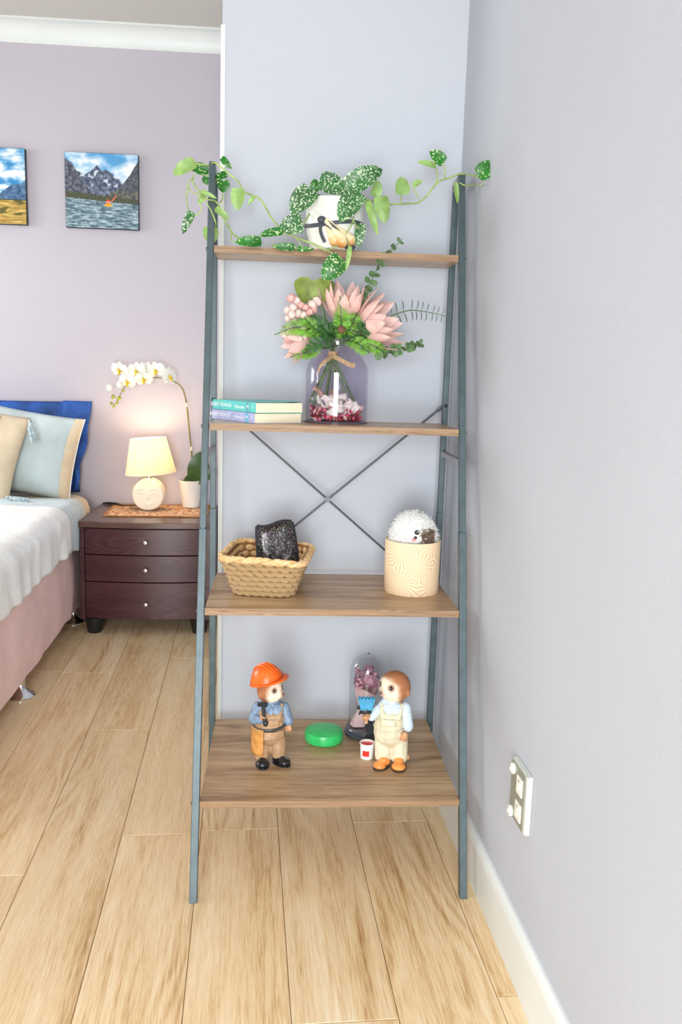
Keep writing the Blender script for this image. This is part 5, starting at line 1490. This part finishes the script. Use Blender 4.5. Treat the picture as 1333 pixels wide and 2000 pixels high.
shoe(f1, (-.019, -.016, 0), .12, .050, .031, .019, M['shoe_black'])
shoe(f1, (.025, -.010, 0), .85, .050, .030, .019, M['shoe_black'])
paw(f1, (-.019, -.038, .128), .0075, (.2, -.5, .75), (.75, -.3, -.1))
paw(f1, (.0418, -.009, .094), .0072, (.05, -.15, -1), (-.3, -.9, .0))
ha = MB().tube([(-.013, -.047, .112), (-.0165, -.046, .138), (-.020, -.044, .166)], .0042, 10)
ham = ha.build('hammer_handle', M['iron'], f1)
MB().ell((-.0125, -.048, .118), (.0062, .0062, .0075)).build('handle_end', M['iron'], ham)
MB().tube([(-.030, -.040, .160), (-.020, -.0445, .163), (-.010, -.048, .163)], [.0045, .0055, .006], 10).build('hammer_head', M['iron'], ham)

f2 = thing('painter_figurine', 'resin animal figurine in cream dungarees holding a blue paintbrush', 'figurine', (.152, -.258, Z4))
head(f2, (.004, .003, .191), .0385, (-.76, -.64, -.06))
finish('shirt', blob([('c', (-.004, .002, .115), (-.003, .002, .143), .032, .027), ('e', (-.002, .002, .146), (.032, .022, .013)),
                      ('c', (-.033, -.004, .136), (-.050, -.014, .122), .0115, .0105),
                      ('c', (.030, .001, .140), (.0375, -.008, .096), .0145, .0140)], .0022, 3), M['shirt_pale'], f2, angle=0)
MB().leaf((-.020, -.020, .156), (-.010, -.036, .136), .018, (0, -1, .3), .1, .1, 0, 6, 4, .4, .6).leaf((.012, -.020, .156), (.0, -.036, .136), .018, (0, -1, .3), .1, .1, 0, 6, 4, .4, .6).build('collar', M['shirt_pale'], f2, angle=0)
finish('dungarees', blob([('c', (-.006, .002, .078), (-.005, .000, .112), .0365, .0350), ('e', (-.006, -.014, .122), (.030, .020, .016)), ('e', (-.002, .004, .066), (.038, .031, .026)),
                          ('c', (-.018, .002, .060), (-.018, -.002, .020), .0215, .0205), ('c', (.020, .002, .060), (.020, -.006, .018), .0215, .0205), ('c', (.012, -.030, .126), (.021, -.012, .150), .006, .005), ('c', (-.026, -.026, .126), (-.026, -.010, .150), .006, .005)], .0022, 3), M['dungaree_cream'], f2, angle=0)
wrap(-42, 12, .108, .124, .0372, .0385, 'bib_pocket', M['dungaree_cream'], f2, -.005, .001)
MB().tube([(-.004 + .0380 * math.cos(2 * PI * k / 40), .002 + .0370 * math.sin(2 * PI * k / 40), .0935) for k in range(40)], .0016, 6, closed=True).build('waistband', M['dungaree_cream'], f2)
shoe(f2, (-.022, -.022, 0), -.75, .050, .031, .018, M['shoe_orange'], M['sole'])
shoe(f2, (.017, -.026, 0), -.18, .052, .034, .018, M['shoe_orange'], M['sole'])
paw(f2, (-.0615, -.021, .127), .0080, (-.7, -.5, .15), (0, -.5, -.8))
paw(f2, (.0285, -.022, .080), .0085, (-.25, -.35, -1), (-.5, -.8, .0))
br_ = MB().tube([(-.0640, -.026, .112), (-.0640, -.026, .140)], .0042, 10).build('brush_handle', M['paw'], f2)
MB().lathe([(.0125, .136), (.0135, .139), (.0135, .145), (.0125, .147)], 20, (-.0650, -.026, 0), None, sq=.5).build('ferrule', M['iron'], br_)
bp_ = MB()
for k in range(13):
    a = -1 + 2 * k / 12
    for q in (-1, 0, 1):
        bp_.tube([(-.0650 + a * .0115, -.026 + q * .004, .145), (-.0650 + a * .0150, -.026 + q * .005, .160), (-.0655 + a * .0185, -.026 + q * .006, .174 + .002 * math.sin(k * 2.1))], [.0022, .0022, .0016], 5)
bp_.build('bristles', M['bristle'], br_)
MB().tube(spline([(.020, .024, .020), (.034, .018, .012), (.042, .006, .012), (.040, -.002, .015)], 4), [.008] * 6 + [.0075] * 7, 10).ell((.040, -.002, .015), .0078).build('tail', M['paw'], f2)

# paint bucket beside the painter
M['bucket'] = mat('white_bucket', (240, 236, 232), 0.35)
M['red_paint'] = mat('red_paint', (222, 52, 44), 0.2)
pb_ = thing('paint_bucket', 'small white bucket of red paint by the orange shoes', 'bucket', (.0985, -.2305, Z4))
MB().lathe([(0, 0), (.0145, 0), (.0155, .001), (.0175, .036), (.0185, .0365), (.0185, .0395), (.0160, .0395), (.0158, .033)], 28, cap=False).build('bucket_wall', M['bucket'], pb_, angle=30)
MB().lathe([(.0160, .0345), (.008, .0355), (0, .0358)], 24, cap=False).build('paint', M['red_paint'], pb_)
lb = MB().grid(lambda u, v: Vector((.0172 * math.sin(-.75 + .95 * u) , -.0172 * math.cos(-.75 + .95 * u), .010 + .014 * v)), 6, 2); lb.build('label_patch', M['red_paint'], pb_, angle=0)
MB().tube([(.019 * math.cos(a), .019 * math.sin(a) * .5 - .006, .036 - .010 * math.sin(a)) for a in [PI * k / 12 for k in range(13)]], .0009, 5).build('bail', M['iron'], pb_)

# green display plinth
M['green'] = mat('bright_green_plinth', (52, 188, 98), 0.3, var=(30, 0.08))
gp = MB().lathe([(.0455, 0), (.0485, .003), (.0488, .020), (.0470, .026), (.030, .0315), (0, .0325)], 48)
g = gp.build('green_plinth', M['green'], None, loc=(0, 0, 0)); g.location = (-.001, -.128, Z4); tag(g, 'round bright green plinth between the two animal figurines', 'plinth')

# glass cloche with a preserved rose
M['dome'] = glass_mat('clear_dome', (252, 253, 254))
M['dark_base'] = mat('dark_grey_base', (62, 66, 74), 0.22, coat=.3)
M['rose'] = mat('pink_rose_petal', (240, 184, 204), 0.6, var=(60, 0.15), trans=0.25)
M['plum'] = mat('plum_filler', (158, 100, 122), 0.8, var=(90, 0.3))
M['wrap_pink'] = mat('blush_wrap', (232, 196, 194), 0.7, var=(20, 0.08), trans=0.2)
M['bow'] = mat('navy_bow', (36, 42, 54), 0.5)
cl = thing('glass_cloche', 'glass dome over a pink rose on a dark round base', 'cloche', (.110, -.088, Z4))
MB().lathe([(0, 0), (.0555, 0), (.057, .002), (.057, .007), (.0545, .010), (.0520, .0115), (.0515, .017), (.0500, .019), (0, .019)], 56, cap=False).build('base', M['dark_base'], cl, angle=30)
dp = [(.0462, .0192), (.0462, .168)] + [(.0462 * math.cos(a), .168 + .0455 * math.sin(a)) for a in [PI / 2 * k / 12 for k in range(1, 13)]]
dp = [(max(r, 1e-5), z) for r, z in dp]
MB().lathe(dp, 56, cap=False).lathe([(max(r - .0014, 1e-5), z - (.0014 if z > .168 else 0)) for r, z in dp], 56, cap=False).build('dome', M['dome'], cl, angle=50)
MB().ell((0, 0, .2145), (.003, .003, .0016)).build('tip', M['dark_base'], cl)
rc = Vector((.006, -.022, .146)); rs_ = MB().ell(rc, (.010, .010, .012)).build('rose', M['rose'], cl)
for (cnt, tilt, L, w) in ((4, .25, .018, .020), (5, .6, .021, .024), (6, 1.0, .025, .027)):
    for k in range(cnt):
        an = 2 * PI * (k + tilt) / cnt; rad = Vector((math.cos(an), math.sin(an) * .9, 0)); ax = Vector((.15, -.5, .85)).normalized()
        d = (ax * math.cos(tilt) + (rad - ax * rad.dot(ax)) * math.sin(tilt)).normalized()
        b0 = rc - ax * .010
        MB().leaf(b0, b0 + d * L, w, ax * math.sin(tilt) - rad * math.cos(tilt), -.14, .2, 0, 7, 6, .5, .3).build('petal', M['rose'], rs_, angle=0)
random.seed(31)
fill = MB()
for k in range(34):
    a = random.uniform(-.35, PI + .55); r = random.uniform(.010, .034); z1 = random.uniform(.125, .182)
    p0 = Vector((-.004, 0, .085)); p1 = Vector((-.002 + r * math.cos(a), r * math.sin(a) * .9, z1))
    fill.tube([p0, p0.lerp(p1, .6) + Vector((0, 0, .006)), p1], .0008, 4)
    for q in range(4):
        fill.ell(p1 - Vector((0, 0, .006 * q)) + Vector((random.uniform(-.003, .003), random.uniform(-.003, .003), 0)), (.0022, .0022, .0036), None, 6, 4)
o = fill.build('dried_filler', M['plum'], cl); o['kind'] = 'stuff'
pk_ = MB()
for k in range(26):
    a = random.uniform(-.5, PI + .7); r = random.uniform(.016, .032)
    pk_.ell((-.004 + r * math.cos(a), r * math.sin(a) * .8, random.uniform(.118, .166)), (.0055, .005, .0045), Euler((random.random() * 3, 0, random.random() * 3)).to_matrix(), 7, 5)
o = pk_.build('pink_filler', M['rose'], cl); o['kind'] = 'stuff'
def wrapf(u, v):
    a = 2 * PI * u; r = .010 + .020 * v + .003 * math.sin(a * 5) * v
    return Vector((-.012 + r * math.cos(a) + .012 * v, r * math.sin(a) * .8, .070 + .050 * v + .008 * math.sin(a * 2) * v))
MB().grid(wrapf, 40, 6).build('wrap', M['wrap_pink'], cl, angle=0)
def wrapg(u, v):
    a = 2 * PI * u; r = .008 + .013 * v + .002 * math.sin(a * 5) * v
    return Vector((-.013 + r * math.cos(a) - .008 * v, r * math.sin(a) * .8, .068 - .046 * v))
MB().grid(wrapg, 40, 6).build('wrap', M['wrap_pink'], cl, angle=0)
MB().tube([(-.012, -.006, .070), (.002, -.010, .050), (.014, -.012, .028)], .0018, 6).build('stem', M['bow'], cl)
bw = MB().ell((-.013, -.011, .070), (.004, .003, .0035))
for s in (-1, 1):
    bw.leaf((-.013, -.011, .070), (-.013 + s * .014, -.013, .077), .010, (0, -1, 0), .1, .1, 0, 6, 4, .5, .3)
    bw.leaf((-.013, -.011, .070), (-.013 + s * .008, -.014, .054), .006, (0, -1, 0), .1, .1, 0, 6, 4, .4, .3)
bw.build('bow', M['bow'], cl, angle=0)

# ---- double power outlet on the right wall (mounted upright)
M['plate'] = mat('silver_grey_plate', (150, 152, 140), 0.4, 0.2)
M['plate_edge'] = mat('pale_plate_edge', (206, 212, 204), 0.35, 0.1)
M['switch'] = mat('white_switch', (240, 240, 226), 0.35)
yc = -.695
ol = thing('power_outlet', 'grey upright power outlet with white switches on right wall', 'outlet', (xr(yc), yc, .3525), math.atan(KW) * -1)
# local: -x sticks out of the wall, y runs along it
ol.rotation_euler = (0, 0, math.atan2(-KW, 1.0))
MB().hexa([(-.011, -.043, -.056), (-.0002, -.046, -.058), (-.0002, .046, -.058), (-.011, .043, -.056), (-.011, -.043, .056), (-.0002, -.046, .058), (-.0002, .046, .058), (-.011, .043, .056)]).build('cover_plate', M['plate_edge'], ol, smooth=False, bevel=.0015)
MB().box((-.0125, -.037, -.0545), (-.0105, .0425, .0545)).build('face_plate', M['plate'], ol, smooth=False, bevel=.0008)
for z in (.024, -.026):
    sw = MB().box((-.0152, -.026, z - .017), (-.012, .004, z + .017)).build('switch_module', M['switch'], ol, smooth=False, bevel=.001)
    MB().box((-.0180, -.018, z - .004), (-.0150, -.008, z + .008)).build('rocker', M['switch'], sw, smooth=False, bevel=.001)
    for zz in (.011, ): MB().box((-.0156, -.012, z + zz - .003), (-.0150, -.009, z + zz + .003)).build('indicator', M['plate'], sw, smooth=False)
for z in (.040, -.046):
    cp = MB().lathe([(.0105, 0), (.011, .002), (.010, .005), (.008, .006), (0, .0064)], 24, (-.012, .029, z), Matrix.Rotation(-PI / 2, 4, 'Y')).build('socket_cap', M['switch'], ol)
    MB().lathe([(.0035, .006), (.0035, .0085), (0, .009)], 12, (-.012, .029, z), Matrix.Rotation(-PI / 2, 4, 'Y')).build('cap_grip', M['switch'], cp)
